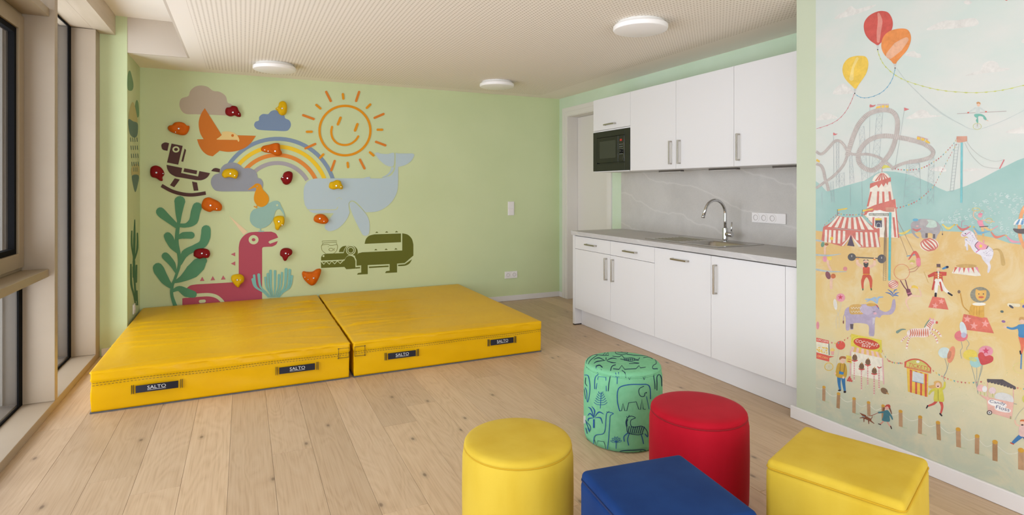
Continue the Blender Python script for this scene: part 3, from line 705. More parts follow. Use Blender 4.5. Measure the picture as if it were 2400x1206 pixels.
# ------------------------------------------------------------------ ceiling lamps
for lx, ly, lab in ((on(2, 2.36, 643.6, 165).x, on(2, 2.36, 643.6, 165).y, 'round white ceiling lamp above the climbing holds'), (on(2, 2.36, 1164.5, 204).x, on(2, 2.36, 1164.5, 204).y, 'round white ceiling lamp near the green wall corner by the door'), (on(2, 2.36, 1501, 72).x, on(2, 2.36, 1501, 72).y, 'round white ceiling lamp in front of the kitchen wall cabinets')):
    t = thing('ceiling_lamp', lab, 'lamp', (lx, ly, ZC))
    lathe('housing', [(.15, -.0005), (.158, -.012), (.164, -.022), (.0, -.022)], (lx, ly, ZC), M_lampwhite, t, 64)
    lathe('diffuser', [(.160, -.0225), (.172, -.0225), (.176, -.027), (.176, -.046), (.172, -.053), (.160, -.057), (0, -.060)], (lx, ly, ZC), M_diffuser, t, 64)
    box('clip', lx + .155, lx + .165, ly - .006, ly + .006, ZC - .0225, ZC - .008, M_darkmetal, t)

# ================================================================== GYM MATS
def mat_thing(x0, x1, label, joint):
    y0, y1, H = 4.085, 6.068, .25
    cx, cy = (x0 + x1) / 2, (y0 + y1) / 2; t = thing('gym_mat', label, 'gym mat', (cx, cy, .0))
    jx = x1 if joint == 'hi' else x0
    rc = random.Random(11 if joint == 'hi' else 5); sgn = -1 if joint == 'hi' else 1
    creases = [(jx, rc.uniform(4.25, 5.75), sgn * math.cos(q), math.sin(q), rc.uniform(.35, .95), rc.uniform(.010, .022), rc.uniform(.004, .009)) for q in [rc.uniform(-.45, .35) for _ in range(13)]]
    creases += [(x0 + rc.uniform(.1, 1.4), y0 + .03, math.cos(q), abs(math.sin(q)), rc.uniform(.25, .6), .014, rc.uniform(.003, .006)) for q in [rc.uniform(.1, .5) * rc.choice((1, -1)) + (0 if k % 2 else PI) for k in range(6)]]
    creases += [(x0 + rc.uniform(.0, .3), y0 + .5 + .16 * k, 1, rc.uniform(-.12, .05), rc.uniform(.5, 1.0), .016, .0045) for k in range(6)]
    def wr(X, Y):     # long creases fanning out from the joint and front edge, over a gentle swell
        w = 0.006 * noise.noise(Vector((X * 1.2 + 4, Y * 2.2, .3))) + 0.003 * math.exp(-(Y - y0) * 8) * noise.noise(Vector((X * 16, Y * 4, 7)))
        for ox, oy, dx, dy, L, wd, amp in creases:
            u = (X - ox) * dx + (Y - oy) * dy; v = -(X - ox) * dy + (Y - oy) * dx + .05 * math.sin(u * 5 + ox * 9) * u
            if -.03 < u < L and abs(v) < wd * 3: w += 1.7 * amp * math.exp(-(v / wd) ** 2) * (1 - u / L)
        return w
    def disp(p, nn):
        X, Y = p.x + cx, p.y + cy
        if nn.z > .99 or (p.z > H - .02 and nn.z > .3):
            e = min(X - x0, x1 - X, Y - y0, y1 - Y); f = max(0, min(1, e / .12))
            p.z += wr(X, Y) * max(.35, f) + .006 * f - .002
            return p
        lat = Vector((nn.x, nn.y, 0)); v = p.z / H
        a = noise.noise(Vector((X * 7, Y * 7, p.z * 9))) * .0045 + noise.noise(Vector((X * 2.2, Y * 2.2, p.z * 4 + 5))) * .006
        bulge = .004 * math.sin(PI * v)
        flap = .003 if p.z > H - .075 else -.001
        if p.z > H - .075: a += .0055 * noise.noise(Vector((X * 24 + p.z * 30, Y * 26, p.z * 5)))
        a += .004 * noise.noise(Vector((X * 5 + p.z * 14, Y * 5, p.z * 12 + 3)))
        if abs(p.z - (H - .075)) < .006: flap -= .002
        p -= lat * (.010 if abs(nn.x) > .5 else .006); p += lat * (a * min(1, v * 4 + .2) * .8 + bulge + flap)
        p.z = min(p.z, H)
        return p
    body = rbox('vinyl_cover', (x1 - x0, y1 - y0, H - .006), .016, (84, 120, 20), M_vinyl, t, disp, lambda p: p + Vector((cx, cy, .006)))
    tag(body, 'glossy yellow vinyl cover')
    box('antislip_base', x0 + .006, x1 - .006, y0 + .006, y1 - .006, .001, .0075, M_matbase, t)
    # seam stitching along the front flap edge (two rows of stitches)
    st = []
    yy = y0 - .003
    for row, z in ((0, H - .069), (1, H - .082)):
        X = x0 + .02
        while X < x1 - .02:
            zz = z + .002 * math.sin(X * 9); st.append((X, X + .011, yy - .0005, yy + .006, zz, zz + .0009)); X += .017 if row == 0 else .019
    jb = x1 - .085 if joint == 'hi' else x0 + .012
    for q in ((jb, jb + .073, .150, .1515), (jb, jb + .073, .2155, .217), (jb, jb + .0015, .150, .217), (jb + .0715, jb + .073, .150, .217)):
        st.append((q[0], q[1], yy - .0005, yy + .006, q[2], q[3]))
    edge = jb if joint == 'hi' else jb + .073
    for z in (.150, .2165): st.append((edge - .003, edge + .003, yy - .002, yy + .006, z - .003, z + .003))
    boxes('stitching', st, M_thread, t)['kind'] = 'stuff'
    return t
def strap(t, xc, z, L=.245, arch=.02, tilt=0.0):
    y = 4.0775; h = .043; V = []; Fc = []; N = 14
    for k in range(N + 1):
        f = k / N; X = xc - L / 2 + L * f; b = math.sin(PI * f); zz = z + arch * .3 * b + tilt * (f - .5)
        yo = y - .003 - arch * b
        for dy in (0, .003): V += [(X, yo + dy, zz - h / 2), (X, yo + dy, zz + h / 2)]
    for k in range(N):
        a, b = 4 * k, 4 * (k + 1)
        for p, q in ((0, 1), (1, 3), (3, 2), (2, 0)): Fc.append((a + p, a + q, b + q, b + p))
    Fc += [(0, 2, 3, 1), (4 * N, 4 * N + 1, 4 * N + 3, 4 * N + 2)]
    s = tag(obj('strap_handle', V, Fc, M_strap, t), 'navy webbing carry strap with white lettering')
    def place(x0, x1, z0, z1, txt):
        TV, TF = text_mesh(txt); V = []
        for u, v in TV:
            X = x0 + (x1 - x0) * u; f = (X - xc + L / 2) / L; b = math.sin(PI * f)
            V.append((X, y - .0042 - arch * b, z + arch * .3 * b + tilt * (f - .5) + z0 + (z1 - z0) * v))
        obj('lettering', V, TF, M_strapwhite, s)
    place(xc - .048, xc + .048, -.006, .014, 'SALTO')
    obj('lettering_underline', [(xc - .048 + a * .096, y - .0042 - arch * math.sin(PI * (.5 + (a - .5) * .096 / L)), z + arch * .3 * math.sin(PI * (.5 + (a - .5) * .096 / L)) + tilt * (a - .5) * .096 / L + b) for a in [k / 8 for k in range(9)] for b in (-.0115, -.0095)], [(2 * k, 2 * k + 2, 2 * k + 3, 2 * k + 1) for k in range(8)], M_strapwhite, s)
    for sg in (-1, 1): boxes('strap_stitching', [(xc + sg * (L / 2 + d) - .001, xc + sg * (L / 2 + d) + .001, y - .003, y + .01, z - .026, z + .026) for d in (.012, .022)], M_thread, s)
mA = mat_thing(-.822, .681, 'yellow vinyl gym mat lying in the nook beside the window', 'hi')
mB = mat_thing(.693, 2.198, 'yellow vinyl gym mat on the door side of the pair', 'lo')
for t, xa, z in ((mA, (310, 425), .116), (mA, (648, 745), .118), (mB, (904, 981), .122), (mB, (1145, 1210), .128)):
    a, b = on(1, 4.07, xa[0] + 3, 880).x, on(1, 4.07, xa[1] - 3, 880).x
    strap(t, (a + b) / 2, z, L=min(.25, b - a - .02), arch=.03 if xa[0] == 310 else .007)

# ================================================================== POUFS
def round_pouf(X, Y, R, H, m, ms, label, soft=.012):
    t = thing('round_pouf', label, 'pouf', (X, Y, 0))
    def wob(prof): return prof
    lathe('side_cover', [(0, .001), (R - .02, .001), (R - .008, .006), (R - .003, .03), (R - .001, .12), (R, .22), (R - .0015, H - .06), (R - .006, H - .034), (R - .009, H - .026), (R - .02, H - .026), (0, H - .026)], (X, Y, 0), m, t, 72, angle=1.2)
    lathe('top_cover', [(R - .012, H - .0255), (R - .0075, H - .0215), (R - .008, H - .014), (R - .014, H - .006), (R - .028, H - .001), (R - .06, H + .002), (R * .4, H + .004), (0, H + .0045)], (X, Y, 0), m, t, 72, angle=1.2)
    tube('piping', [(X + (R - .0085) * math.cos(2 * PI * k / 72), Y + (R - .0085) * math.sin(2 * PI * k / 72), H - .0245) for k in range(72)], .0028, ms, t, 6, closed=True)
    return t
round_pouf(.929, 1.921, .208, .40, M_velY, M_velYs, 'round yellow velvet pouf standing by itself on the oak floor')
round_pouf(1.762, 1.870, .205, .40, M_velR, M_velRs, 'round red velvet pouf between the green pouf and the blue cube')
gp = round_pouf(1.84, 2.514, .208, .402, M_gfab, M_gfab, 'round green fabric pouf printed with blue line-drawn animals and palms')
def cube_pouf(X, Y, side, H, rot, m, ms, label):
    t = thing('cube_pouf', label, 'pouf', (X, Y, 0)); R = Matrix.Rotation(math.radians(rot), 3, 'Z')
    hs = side / 2
    def disp(p, nn):
        u, v, w = p.x / hs, p.y / hs, p.z / H
        b = .006 * max(0, math.sin(PI * min(1, max(0, w))))
        if abs(nn.x) < .5 and abs(nn.y) < .5:
            if p.z > H * .5: p.z += .007 * (1 - u * u) * (1 - v * v)
        else:
            p.x += nn.x * b * (1 - v * v * .8); p.y += nn.y * b * (1 - u * u * .8)
        p.x += .0015 * noise.noise(p * 14); p.y += .0015 * noise.noise(p * 14 + Vector((5, 0, 0)))
        return p
    rbox('side_cover', (side, side, H - .026), .022, (14, 14, 14), m, t, disp, lambda p: R @ p + Vector((X, Y, .001)), 4)
    rbox('top_cover', (side - .004, side - .004, .046), .019, (14, 14, 2), m, t, lambda p, nn: Vector((p.x, p.y, p.z + (.008 * (1 - (p.x / hs) ** 2) * (1 - (p.y / hs) ** 2) if p.z > .02 else 0))), lambda p: R @ p + Vector((X, Y, H - .046)), 4)
    q = []
    r = .026; a = hs - .0005
    for cx, cy, a0 in ((a - r, a - r, 0), (r - a, a - r, 90), (r - a, r - a, 180), (a - r, r - a, 270)):
        q += [(cx + r * math.cos(math.radians(a0 + 15 * k)), cy + r * math.sin(math.radians(a0 + 15 * k))) for k in range(7)]
    tube('piping', [tuple(R @ Vector((u, v, 0)) + Vector((X, Y, H - .0265))) for u, v in q], .0032, ms, t, 6, closed=True)
cube_pouf(1.179, 1.399, .392, .398, -7, M_velB, M_velBs, 'dark blue velvet cube pouf beside the yellow pouf')
cube_pouf(1.885, 1.287, .405, .398, 20.5, M_velY, M_velYs, 'yellow velvet cube pouf by the mural wall')

# printed line drawings on the green pouf
GX, GY, GR, GH = 1.84, 2.514, .208, .402
PROF = [(0, .0045), (.4 * GR, .004), (GR - .06, .002), (GR - .028, -.001), (GR - .014, -.006), (GR - .008, -.014), (GR - .0075, -.0215)]
def on_pouf(x, y, lift, turn=0.0):
    d = ray(x, y); p = CAM + d * ((GH + .001 - CH) / d.z); r = math.hypot(p.x - GX, p.y - GY)
    if r < GR - .008:
        for (r0, z0), (r1, z1) in zip(PROF, PROF[1:]):
            if r <= r1: z = z0 + (z1 - z0) * (r - r0) / (r1 - r0); break
        q = Vector((p.x, p.y, GH + z + lift))
    else:
        a = d.x * d.x + d.y * d.y; b = -2 * (d.x * GX + d.y * GY); c = GX * GX + GY * GY - (GR + lift) ** 2; D = b * b - 4 * a * c
        t = (-b - math.sqrt(max(D, 0))) / (2 * a); q = CAM + d * t; back = q.z > GH + .01
        q.z = max(.012, min(q.z, GH - .0215)); rr = GR + lift + .0003
        if q.z > GH - .06: rr -= .0075 * min(1, (q.z - GH + .06) / .035)
        v = Vector((q.x - GX, q.y - GY)) if D > 0 and not back else Vector((p.x - GX, p.y - GY)); v = v.normalized() * rr; q.x, q.y = GX + v.x, GY + v.y
    if turn:
        v = Matrix.Rotation(turn, 3, 'Z') @ Vector((q.x - GX, q.y - GY, 0)); q = Vector((GX + v.x, GY + v.y, q.z))
    return q
IB, IN = (30, 80, 140), (22, 48, 78)
def pouf_motifs():
    D = Draw(1060, 800, 2.97); L = lambda c, p, w=6, s=True: D.vst(c, p, [q * .78 for q in w] if isinstance(w, list) else w * .78, s, False)
    # elephant
    L(IB, [(1165, 482), (1150, 420), (1150, 350), (1170, 315), (1230, 300), (1310, 298), (1360, 300), (1378, 330), (1380, 400)], 8)
    L(IN, [(1165, 482), (1178, 480), (1188, 430), (1200, 480), (1215, 480), (1228, 425), (1280, 418), (1298, 470), (1310, 472), (1320, 400), (1330, 470), (1345, 470)], 6, False)
    L(IN, [(1335, 310), (1305, 325), (1298, 350), (1310, 378), (1335, 380), (1342, 355)], 6); L(IB, [(1352, 380), (1370, 470)], 5, False); D.ell(IN, 1350, 355, 5)
    # giraffe-like animal with neck
    L(IB, [(985, 750), (985, 680), (1000, 650), (1050, 640), (1065, 600), (1072, 510), (1085, 492), (1122, 500), (1100, 515), (1096, 560), (1090, 650), (1085, 700), (1080, 760)], 6)
    L(IN, [(985, 680), (1005, 740), (1012, 690), (1055, 695), (1070, 760), (1080, 760)], 5, False); L(IN, [(1075, 485), (1083, 495), (1092, 483)], 5, False)
    # zebra
    L(IN, [(1215, 600), (1208, 560), (1220, 530), (1245, 518), (1275, 530), (1245, 545), (1240, 575), (1260, 595), (1320, 588), (1355, 620), (1362, 660)], 6)
    L(IN, [(1215, 600), (1225, 635), (1290, 648), (1330, 640)], 6)
    for k in range(8): L(IN, [(1232 + k * 15, 588 + k * .5), (1222 + k * 14, 640)], 7, False)
    for p in ([(1222, 635), (1195, 660), (1197, 695)], [(1232, 640), (1220, 680), (1228, 722)], [(1315, 645), (1325, 680), (1332, 712)], [(1340, 640), (1360, 665)]): L(IB, p, 8)
    L(IN, [(1212, 520), (1222, 530), (1232, 510), (1238, 522)], 5, False); L(IN, [(1222, 540), (1213, 560), (1216, 590)], 10)
    # standing animal top left (legs on the side, body over the edge)
    L(IB, [(990, 330), (992, 250), (1010, 225), (1000, 170)], 6); L(IB, [(1000, 330), (1012, 245), (1065, 250), (1072, 345)], 6, False); L(IN, [(1085, 345), (1090, 290), (1100, 210), (1112, 175), (1138, 165)], 7)
    L(IN, [(1120, 190), (1160, 195), (1180, 170), (1200, 195), (1280, 190), (1300, 170), (1310, 185), (1345, 180), (1350, 215), (1380, 225)], 6, False)
    for x in (1235, 1340): L(IN, [(x - 6, 225), (x, 268), (x + 8, 250), (x + 6, 222)], 5, False)
    L(IN, [(1180, 200), (1205, 215), (1210, 235)], 5)
    # plants
    for (x, y, r) in ((1147, 250, 42), (1140, 700, 40)):
        L(IB, [(x, y + 45), (x, y)], 6, False)
        for a in (-75, -45, -15, 15, 45, 75):
            c_, s_ = math.sin(math.radians(a)), -math.cos(math.radians(a)); e = Vector((x + r * c_, y + r * s_)); n_ = Vector((-s_, c_)) * 6; m_ = Vector((x + r * .6 * c_, y + r * .6 * s_))
            L(IB, [(x, y), m_ + n_, e, m_ - n_, (x, y)], 3.5)
    L(IB, [(1030, 465), (1036, 350)], 5, False)
    for k in range(6):
        y = 440 - k * 15; w = 46 - k * 6
        for s_ in (-1, 1): L(IB, [(1033, y), (1033 + s_ * w * .6, y - 4), (1033 + s_ * w, y - 18)], 4.5)
    L(IB, [(985, 600), (985, 540)], 14, False)
    for p in ([(985, 530), (960, 500), (942, 515)], [(985, 525), (965, 470), (945, 455)], [(985, 525), (990, 480), (970, 450)], [(990, 525), (1020, 490), (1055, 505)], [(990, 530), (1030, 530), (1045, 570)], [(985, 530), (950, 535), (945, 555)]): L(IB, p, [3, 12, 3])
    # left edge elephant, right edge leg, bottom elephant back
    L(IB, [(920, 232), (945, 240), (957, 300), (955, 360), (945, 415), (938, 410), (935, 350), (925, 320)], 6); L(IN, [(928, 250), (926, 290), (940, 310)], 4); L(IN, [(918, 330), (928, 400)], 4)
    for p in ([(1412, 330), (1410, 240), (1422, 200)], [(1425, 340), (1430, 250), (1455, 235), (1460, 310)]): L(IN, p, 6)
    L(IN, [(1150, 775), (1180, 760), (1260, 755), (1330, 752), (1355, 765)], 8); L(IN, [(1300, 775), (1310, 760), (1340, 775)], 5); L(IN, [(925, 670), (945, 685), (950, 700)], 6)
    L(IB, [(920, 540), (935, 560), (960, 590), (955, 620), (930, 560)], 5); L(IB, [(928, 600), (938, 640)], 5); L(IB, [(942, 600), (955, 630)], 5)
    # top face: zebra, palm, animals
    L(IN, [(1115, 105), (1160, 110), (1180, 100), (1200, 120), (1250, 118), (1290, 130), (1305, 115)], 5); L(IN, [(1170, 125), (1220, 138), (1270, 150), (1300, 155), (1230, 158)], 5); L(IN, [(1185, 130), (1300, 135)], 5)
    for k in range(6): L(IN, [(1195 + k * 14, 118), (1200 + k * 14, 138)], 5, False)
    for p in ([(1060, 135), (1020, 115), (985, 125)], [(1065, 135), (1010, 140), (985, 152)], [(1070, 135), (1070, 115)], [(1075, 135), (1110, 120), (1145, 125)], [(1075, 138), (1110, 150), (1140, 152)]): L(IN, p, [3, 9, 3])
    L(IN, [(1135, 65), (1140, 85), (1175, 92), (1215, 85), (1220, 70)], 5); L(IN, [(1150, 75), (1210, 75)], 4); L(IN, [(1215, 92), (1300, 98), (1360, 92)], 5); L(IN, [(1050, 95), (1065, 75), (1068, 95), (1085, 75), (1088, 92)], 5, False)
    L(IN, [(975, 85), (1050, 98), (1090, 98)], 5); L(IN, [(1010, 95), (960, 130), (935, 170)], 5); L(IN, [(975, 90), (940, 120), (925, 160)], 5)
    L(IN, [(1000, 170), (1025, 165), (1045, 180)], 8); L(IN, [(1005, 185), (1040, 190)], 5); L(IN, [(1412, 115), (1420, 150), (1400, 165), (1395, 185), (1430, 180)], 5); L(IN, [(1330, 115), (1370, 105), (1395, 120)], 5)
    return D
D = pouf_motifs(); D.project('printed_pattern', lambda x, y, l: on_pouf(x, y, l), M_fabprint, gp, .0006, .000004)
D.P = [p for p in D.P if all(800 + 190 / 2.97 < v.y for v in p[1])]
D.project('printed_pattern', lambda x, y, l: on_pouf(x, y, l, PI), M_fabprint, gp, .0006, .000004)
_t = on(2, .10, 1364, 985)
_a = math.atan2(_t.y - GY, _t.x - GX)
tag(obj('fabric_tag', [(GX + (GR - .002 + dx) * math.cos(_a + da), GY + (GR - .002 + dx) * math.sin(_a + da), z) for da in (0, .006) for dx in (0, .012) for z in (.085, .125)], [(0, 1, 3, 2), (4, 6, 7, 5), (0, 4, 5, 1), (2, 3, 7, 6), (0, 2, 6, 4), (1, 5, 7, 3)], M_plastic, gp), 'small white sewn-in tag')

# ================================================================== WALL DECALS (back wall and nook wall)
DK = 1.2
def back(x, y, l): return on(1, YB - l, x, y)
def nook(x, y, l): return on(0, XN + l, x, y)
def decal(D, name, label, layer=0, fn=back):
    o = D.project(name, fn, M_decal, None, .0010 + layer * .0012, .00006, DK)
    return tag(o, label, 'wall decal')
A = (320, 180, 4.021); B = (660, 180, 4.021); Cc = (320, 440, 4.021); Dd = (660, 400, 4.021)
MAUVE, ORG, ORG2, CREAM, SLATE, BROWN = (172, 157, 138), (191, 107, 30), (205, 118, 38), (214, 186, 122), (112, 131, 158), (76, 47, 44)
D = Draw(*A).blob(MAUVE, [(470, 350), (425, 320), (404, 262), (422, 205), (488, 180), (508, 130), (555, 92), (610, 82), (668, 94), (722, 132), (785, 142), (840, 182), (858, 240), (892, 258), (925, 300), (925, 340), (890, 362), (700, 357), (560, 352)])
decal(D, 'cloud_decal', 'mauve cloud sticker on the green wall behind the dark red hold')
D = Draw(*A)
D.part('body').poly(ORG, catmull([(643, 295), (610, 345), (588, 410), (587, 470), (602, 535), (632, 587)], 6) + [(570, 588)] + catmull([(570, 588), (590, 645), (622, 698), (668, 735), (718, 748)], 6) + [(783, 695)] + catmull([(783, 695), (860, 706), (940, 698), (1015, 672), (1075, 625), (1125, 555)], 6) + [(950, 550), (965, 595), (757, 591), (803, 548)])
D.part('head').blob(CREAM, [(757, 590), (780, 568), (803, 546), (806, 520), (850, 513), (905, 522), (948, 550), (968, 590), (962, 612), (952, 600), (940, 594), (850, 592)]).ell(ORG, 905, 552, 13)
decal(D, 'bird_decal', 'orange bird sticker with a cream head', 2)
D = Draw(*A).blob(SLATE, [(1165, 500), (1125, 485), (1108, 455), (1120, 424), (1152, 410), (1157, 375), (1190, 350), (1240, 350), (1265, 325), (1305, 313), (1352, 326), (1390, 360), (1402, 390), (1440, 410), (1455, 450), (1440, 490), (1405, 510), (1290, 507)])
decal(D, 'cloud_decal', 'slate blue cloud sticker under a yellow hold')
D = Draw()
def arc(r, w, c, a0, a1): D.part('band').vst(c, [(650 + r * math.cos(math.radians(a0 + (a1 - a0) * k / 30)), 462 - r * math.sin(math.radians(a0 + (a1 - a0) * k / 30))) for k in range(31)], w, False, False)
for r, w, c in ((137, 9.2, (118, 136, 158)), (118.5, 9.2, (222, 184, 38)), (99, 9.2, (209, 128, 52)), (80.3, 9.2, (156, 150, 154))):
    arc(r, w, c, math.degrees(math.asin(40 / r)), 180 - math.degrees(math.asin(30 / r)))
decal(D, 'rainbow_decal', 'four-band rainbow sticker between grey cloud and whale', 1)
D = Draw(*A).blob((138, 141, 150), [(780, 1077), (730, 1058), (702, 1010), (705, 960), (735, 922), (783, 903), (795, 862), (825, 828), (870, 810), (912, 806), (965, 822), (1010, 860), (1060, 858), (1110, 880), (1135, 915), (1142, 950), (1172, 962), (1192, 1000), (1187, 1045), (1160, 1072), (1110, 1077), (950, 1078)])
decal(D, 'cloud_decal', 'grey cloud sticker at the foot of the rainbow', 3)
D = Draw(*A)
D.part('muzzle').poly(BROWN, catmull([(307, 625), (270, 617), (240, 632), (235, 655), (248, 685), (292, 696)], 5)).part('head').poly(BROWN, [(330, 628), (435, 650), (393, 827), (288, 806)]).ring('wall', 372, 683, 26, 22, 15).part('mane').poly(BROWN, [(453, 674), (467, 690), (440, 800), (422, 796)])
D.part('body').poly(BROWN, [(283, 828), (430, 858), (420, 905), (580, 938), (592, 887), (693, 907)] + catmull([(693, 907), (665, 948), (615, 972), (560, 972)], 5) + catmull([(370, 940), (320, 912), (292, 870), (283, 828)], 5))
D.part('saddle').poly(BROWN, [(450, 860), (572, 883), (565, 917), (442, 893)]).part('tail').poly(BROWN, catmull([(703, 887), (722, 865), (750, 858), (787, 868)], 4) + [(783, 900)]).part('leg').poly(BROWN, [(360, 955), (408, 967), (355, 1040), (315, 1020)]).part('leg').poly(BROWN, [(523, 986), (570, 995), (583, 1070), (540, 1073)])
D.part('rocker').vst(BROWN, [(236, 1023), (330, 1074), (430, 1103), (530, 1111), (652, 1094)], 33, True, False)
decal(D, 'rocking_horse_decal', 'dark brown rocking horse sticker on the green wall', 2)
YK, BK = (206, 136, 12), (138, 172, 162)
D = Draw(*Cc).blob(YK, [(1048, 20), (1095, -18), (1120, -38), (1147, -42), (1175, -25), (1190, 15), (1218, 45), (1243, 80), (1246, 120), (1222, 160), (1180, 179), (1140, 166), (1112, 130), (1106, 90), (1115, 45), (1128, 10), (1112, -2)]).line(YK, [(1138, 165), (1124, 186)], 8).line(YK, [(1105, 172), (1138, 190)], 9).ell((150, 148, 140), 1137, -15, 6)
decal(D, 'bird_decal', 'small yellow long-beaked bird sticker above the blue one', 4)
D = Draw(*Cc).blob(BK, [(1068, 290), (1075, 242), (1102, 206), (1150, 190), (1200, 176), (1240, 150), (1290, 125), (1325, 123), (1350, 137), (1362, 168), (1385, 215), (1402, 275), (1365, 218), (1342, 200), (1312, 216), (1297, 262), (1278, 312), (1240, 355), (1190, 378), (1140, 378), (1095, 352), (1072, 318)]).line(BK, [(1168, 374), (1168, 410)], 10).line(BK, [(1148, 410), (1202, 410)], 10).ell('wall', 1325, 163, 10)
decal(D, 'bird_decal', 'pale blue long-beaked bird sticker standing on the pink dinosaur', 3)
MAG = (164, 70, 86)
D = Draw(*Cc)
D.part('body').poly(MAG, catmull([(468, 950), (505, 920), (560, 909)], 5) + [(963, 886)] + catmull([(963, 560), (975, 500), (1010, 452), (1060, 422), (1120, 414)], 6) + catmull([(1270, 412), (1312, 430), (1334, 468)], 5) + [(1258, 496)] + catmull([(1258, 496), (1243, 510), (1258, 526)], 4) + [(1330, 500)] + catmull([(1330, 500), (1315, 533), (1278, 553)], 5) + [(1205, 556), (1190, 559), (1183, 572), (1183, 1160), (432, 1160), (432, 1040), (470, 1034)])
D.vst('wall', [(470, 1020), (580, 1010), (680, 1006), (750, 1022), (800, 1060), (835, 1110)], 32, True, False).vst('wall', [(602, 1069), (638, 1066)], 30).ring('wall', 1103, 488, 32, 29, 29)
for t in ([(888, 625), (930, 607), (930, 645)], [(888, 713), (930, 692), (930, 732)], [(597, 877), (618, 838), (641, 875)], [(697, 872), (718, 830), (741, 868)], [(796, 865), (816, 824), (839, 861)]): D.part('spike').poly((174, 96, 104), t)
D.part('horn').poly((215, 192, 156), [(872, 262), (1047, 412), (1008, 442)])
decal(D, 'dinosaur_decal', 'pink unicorn dinosaur sticker rising behind the yellow mat', 1)
PG = (80, 134, 100)
D = Draw(*Cc)
D.part('stem').vst(PG, [(372, 1130), (335, 1020), (335, 930), (368, 840), (402, 730), (402, 640), (380, 520), (383, 430), (393, 350), (400, 290)], [40, 30, 28, 26, 30, 34, 36, 38, 34, 26])
for p, w in (([(400, 330), (399, 240), (408, 128)], [24, 62, 104]), ([(385, 365), (320, 310), (250, 250), (225, 225)], [40, 62, 84, 84]), ([(400, 352), (470, 352), (535, 310), (555, 230), (572, 180)], [34, 42, 84, 88, 88]), ([(390, 470), (440, 448), (515, 446)], [26, 62, 66]),
             ([(400, 610), (345, 545), (310, 480), (295, 455)], [30, 72, 84, 76]), ([(415, 720), (455, 620), (540, 570), (620, 530), (650, 460), (655, 395)], [20, 70, 62, 76, 92, 88]), ([(372, 800), (340, 720), (290, 660), (272, 642)], [14, 58, 70, 70]), ([(350, 890), (430, 855), (520, 790), (590, 720), (630, 685)], [14, 60, 130, 130, 70]),
             ([(335, 940), (270, 870), (215, 780), (202, 755)], [30, 82, 104, 98]), ([(335, 975), (400, 948), (470, 985), (535, 1002)], [20, 50, 84, 66])): D.part('leaf').vst(PG, p, w)
decal(D, 'plant_decal', 'tall green leafy plant sticker growing up beside the corner', 4)
D = Draw(*Cc)
for i, (x, y, w) in enumerate([(1095, 862, 26), (1108, 826, 24), (1152, 818, 28), (1212, 845, 20), (1237, 812, 24), (1263, 782, 26), (1305, 785, 24), (1342, 822, 24), (1371, 800, 20), (1410, 768, 30), (1444, 775, 26), (1464, 832, 24)]):
    bx = 1240 + i * 9.5; D.part('branch').vst((118, 172, 164), [(bx, 1028), ((bx * 1.4 + x * .6) / 2, 985), (x * .85 + bx * .15, 930), (x, y)], [6, 9, w * .7, w])
decal(D, 'coral_decal', 'pale teal coral sticker touching the mat edge', 3)
SU, SU2 = (210, 136, 10), (204, 118, 34)
D = Draw(*B).part('face_ring').ring(SU, 597, 506, 240, 233, 22, 64).part('smile').vst(SU, [(475, 470), (468, 520), (480, 575), (515, 618), (560, 638), (610, 641), (655, 628), (698, 596), (722, 560)], 20).part('eye').line(SU, [(555, 385), (530, 447)], 24, rnd=True).part('eye').line(SU, [(714, 446), (692, 505)], 24, rnd=True)
for a, b in (((420, 142), (463, 228)), ((730, 142), (702, 227)), ((203, 361), (302, 397)), ((960, 350), (876, 386)), ((890, 612), (977, 645)), ((738, 780), (780, 862)), ((500, 792), (468, 880)), ((317, 632), (225, 673))): D.part('ray').line(SU2, [a, b], 22, rnd=True)
for a, b in (((577, 163), (582, 205)), ((835, 260), (803, 292)), ((327, 265), (365, 297)), ((238, 517), (283, 517)), ((905, 498), (947, 498)), ((832, 711), (865, 740)), ((622, 810), (626, 850)), ((393, 730), (362, 762))): D.part('ray').line(SU, [a, b], 22, rnd=True)
decal(D, 'sun_decal', 'smiling orange sun outline sticker with rays', 3)
WH = (170, 186, 192)
D = Draw(*B).part('tail_fluke').blob(WH, [(880, 722), (905, 712), (930, 722), (1000, 726), (1045, 715), (1062, 724), (1063, 780), (1055, 835), (1030, 845), (980, 830), (930, 790), (898, 752)])
D.part('tail_fluke').poly(WH, [(1075, 716), (1105, 722)] + catmull([(1235, 721), (1250, 738), (1222, 790), (1165, 830), (1099, 848)], 5) + [(1099, 990), (960, 960)] + catmull([(960, 957), (1030, 930), (1065, 880), (1075, 830)], 5)).poly(WH, catmull([(1035, 848), (1020, 890), (985, 925), (940, 946)], 5) + catmull([(965, 946), (1010, 925), (1045, 890), (1060, 855)], 5))
D.crop(*Dd).part('body').poly(WH, catmull([(208, 260), (210, 165), (238, 108), (285, 80), (330, 72)], 5) + [(770, 70), (800, 60), (833, 56), (836, 72), (940, 72), (1000, 52), (1099, 60)] + catmull([(1099, 100), (1090, 190), (1050, 275), (985, 340), (900, 382), (790, 391)], 6) + catmull([(790, 390), (735, 325), (690, 287), (655, 282), (633, 305), (634, 350), (642, 390)], 5) + catmull([(642, 390), (620, 445), (575, 505), (515, 552), (450, 568), (412, 545), (410, 515), (450, 455), (492, 400)], 5) + [(300, 398), (270, 385), (245, 362), (218, 320)])
D.part('fin').blob(WH, [(640, 310), (660, 290), (690, 300), (740, 345), (790, 400), (820, 455), (829, 520), (822, 590), (795, 612), (765, 602), (735, 550), (685, 450), (650, 360)])
LW = (184, 190, 142)
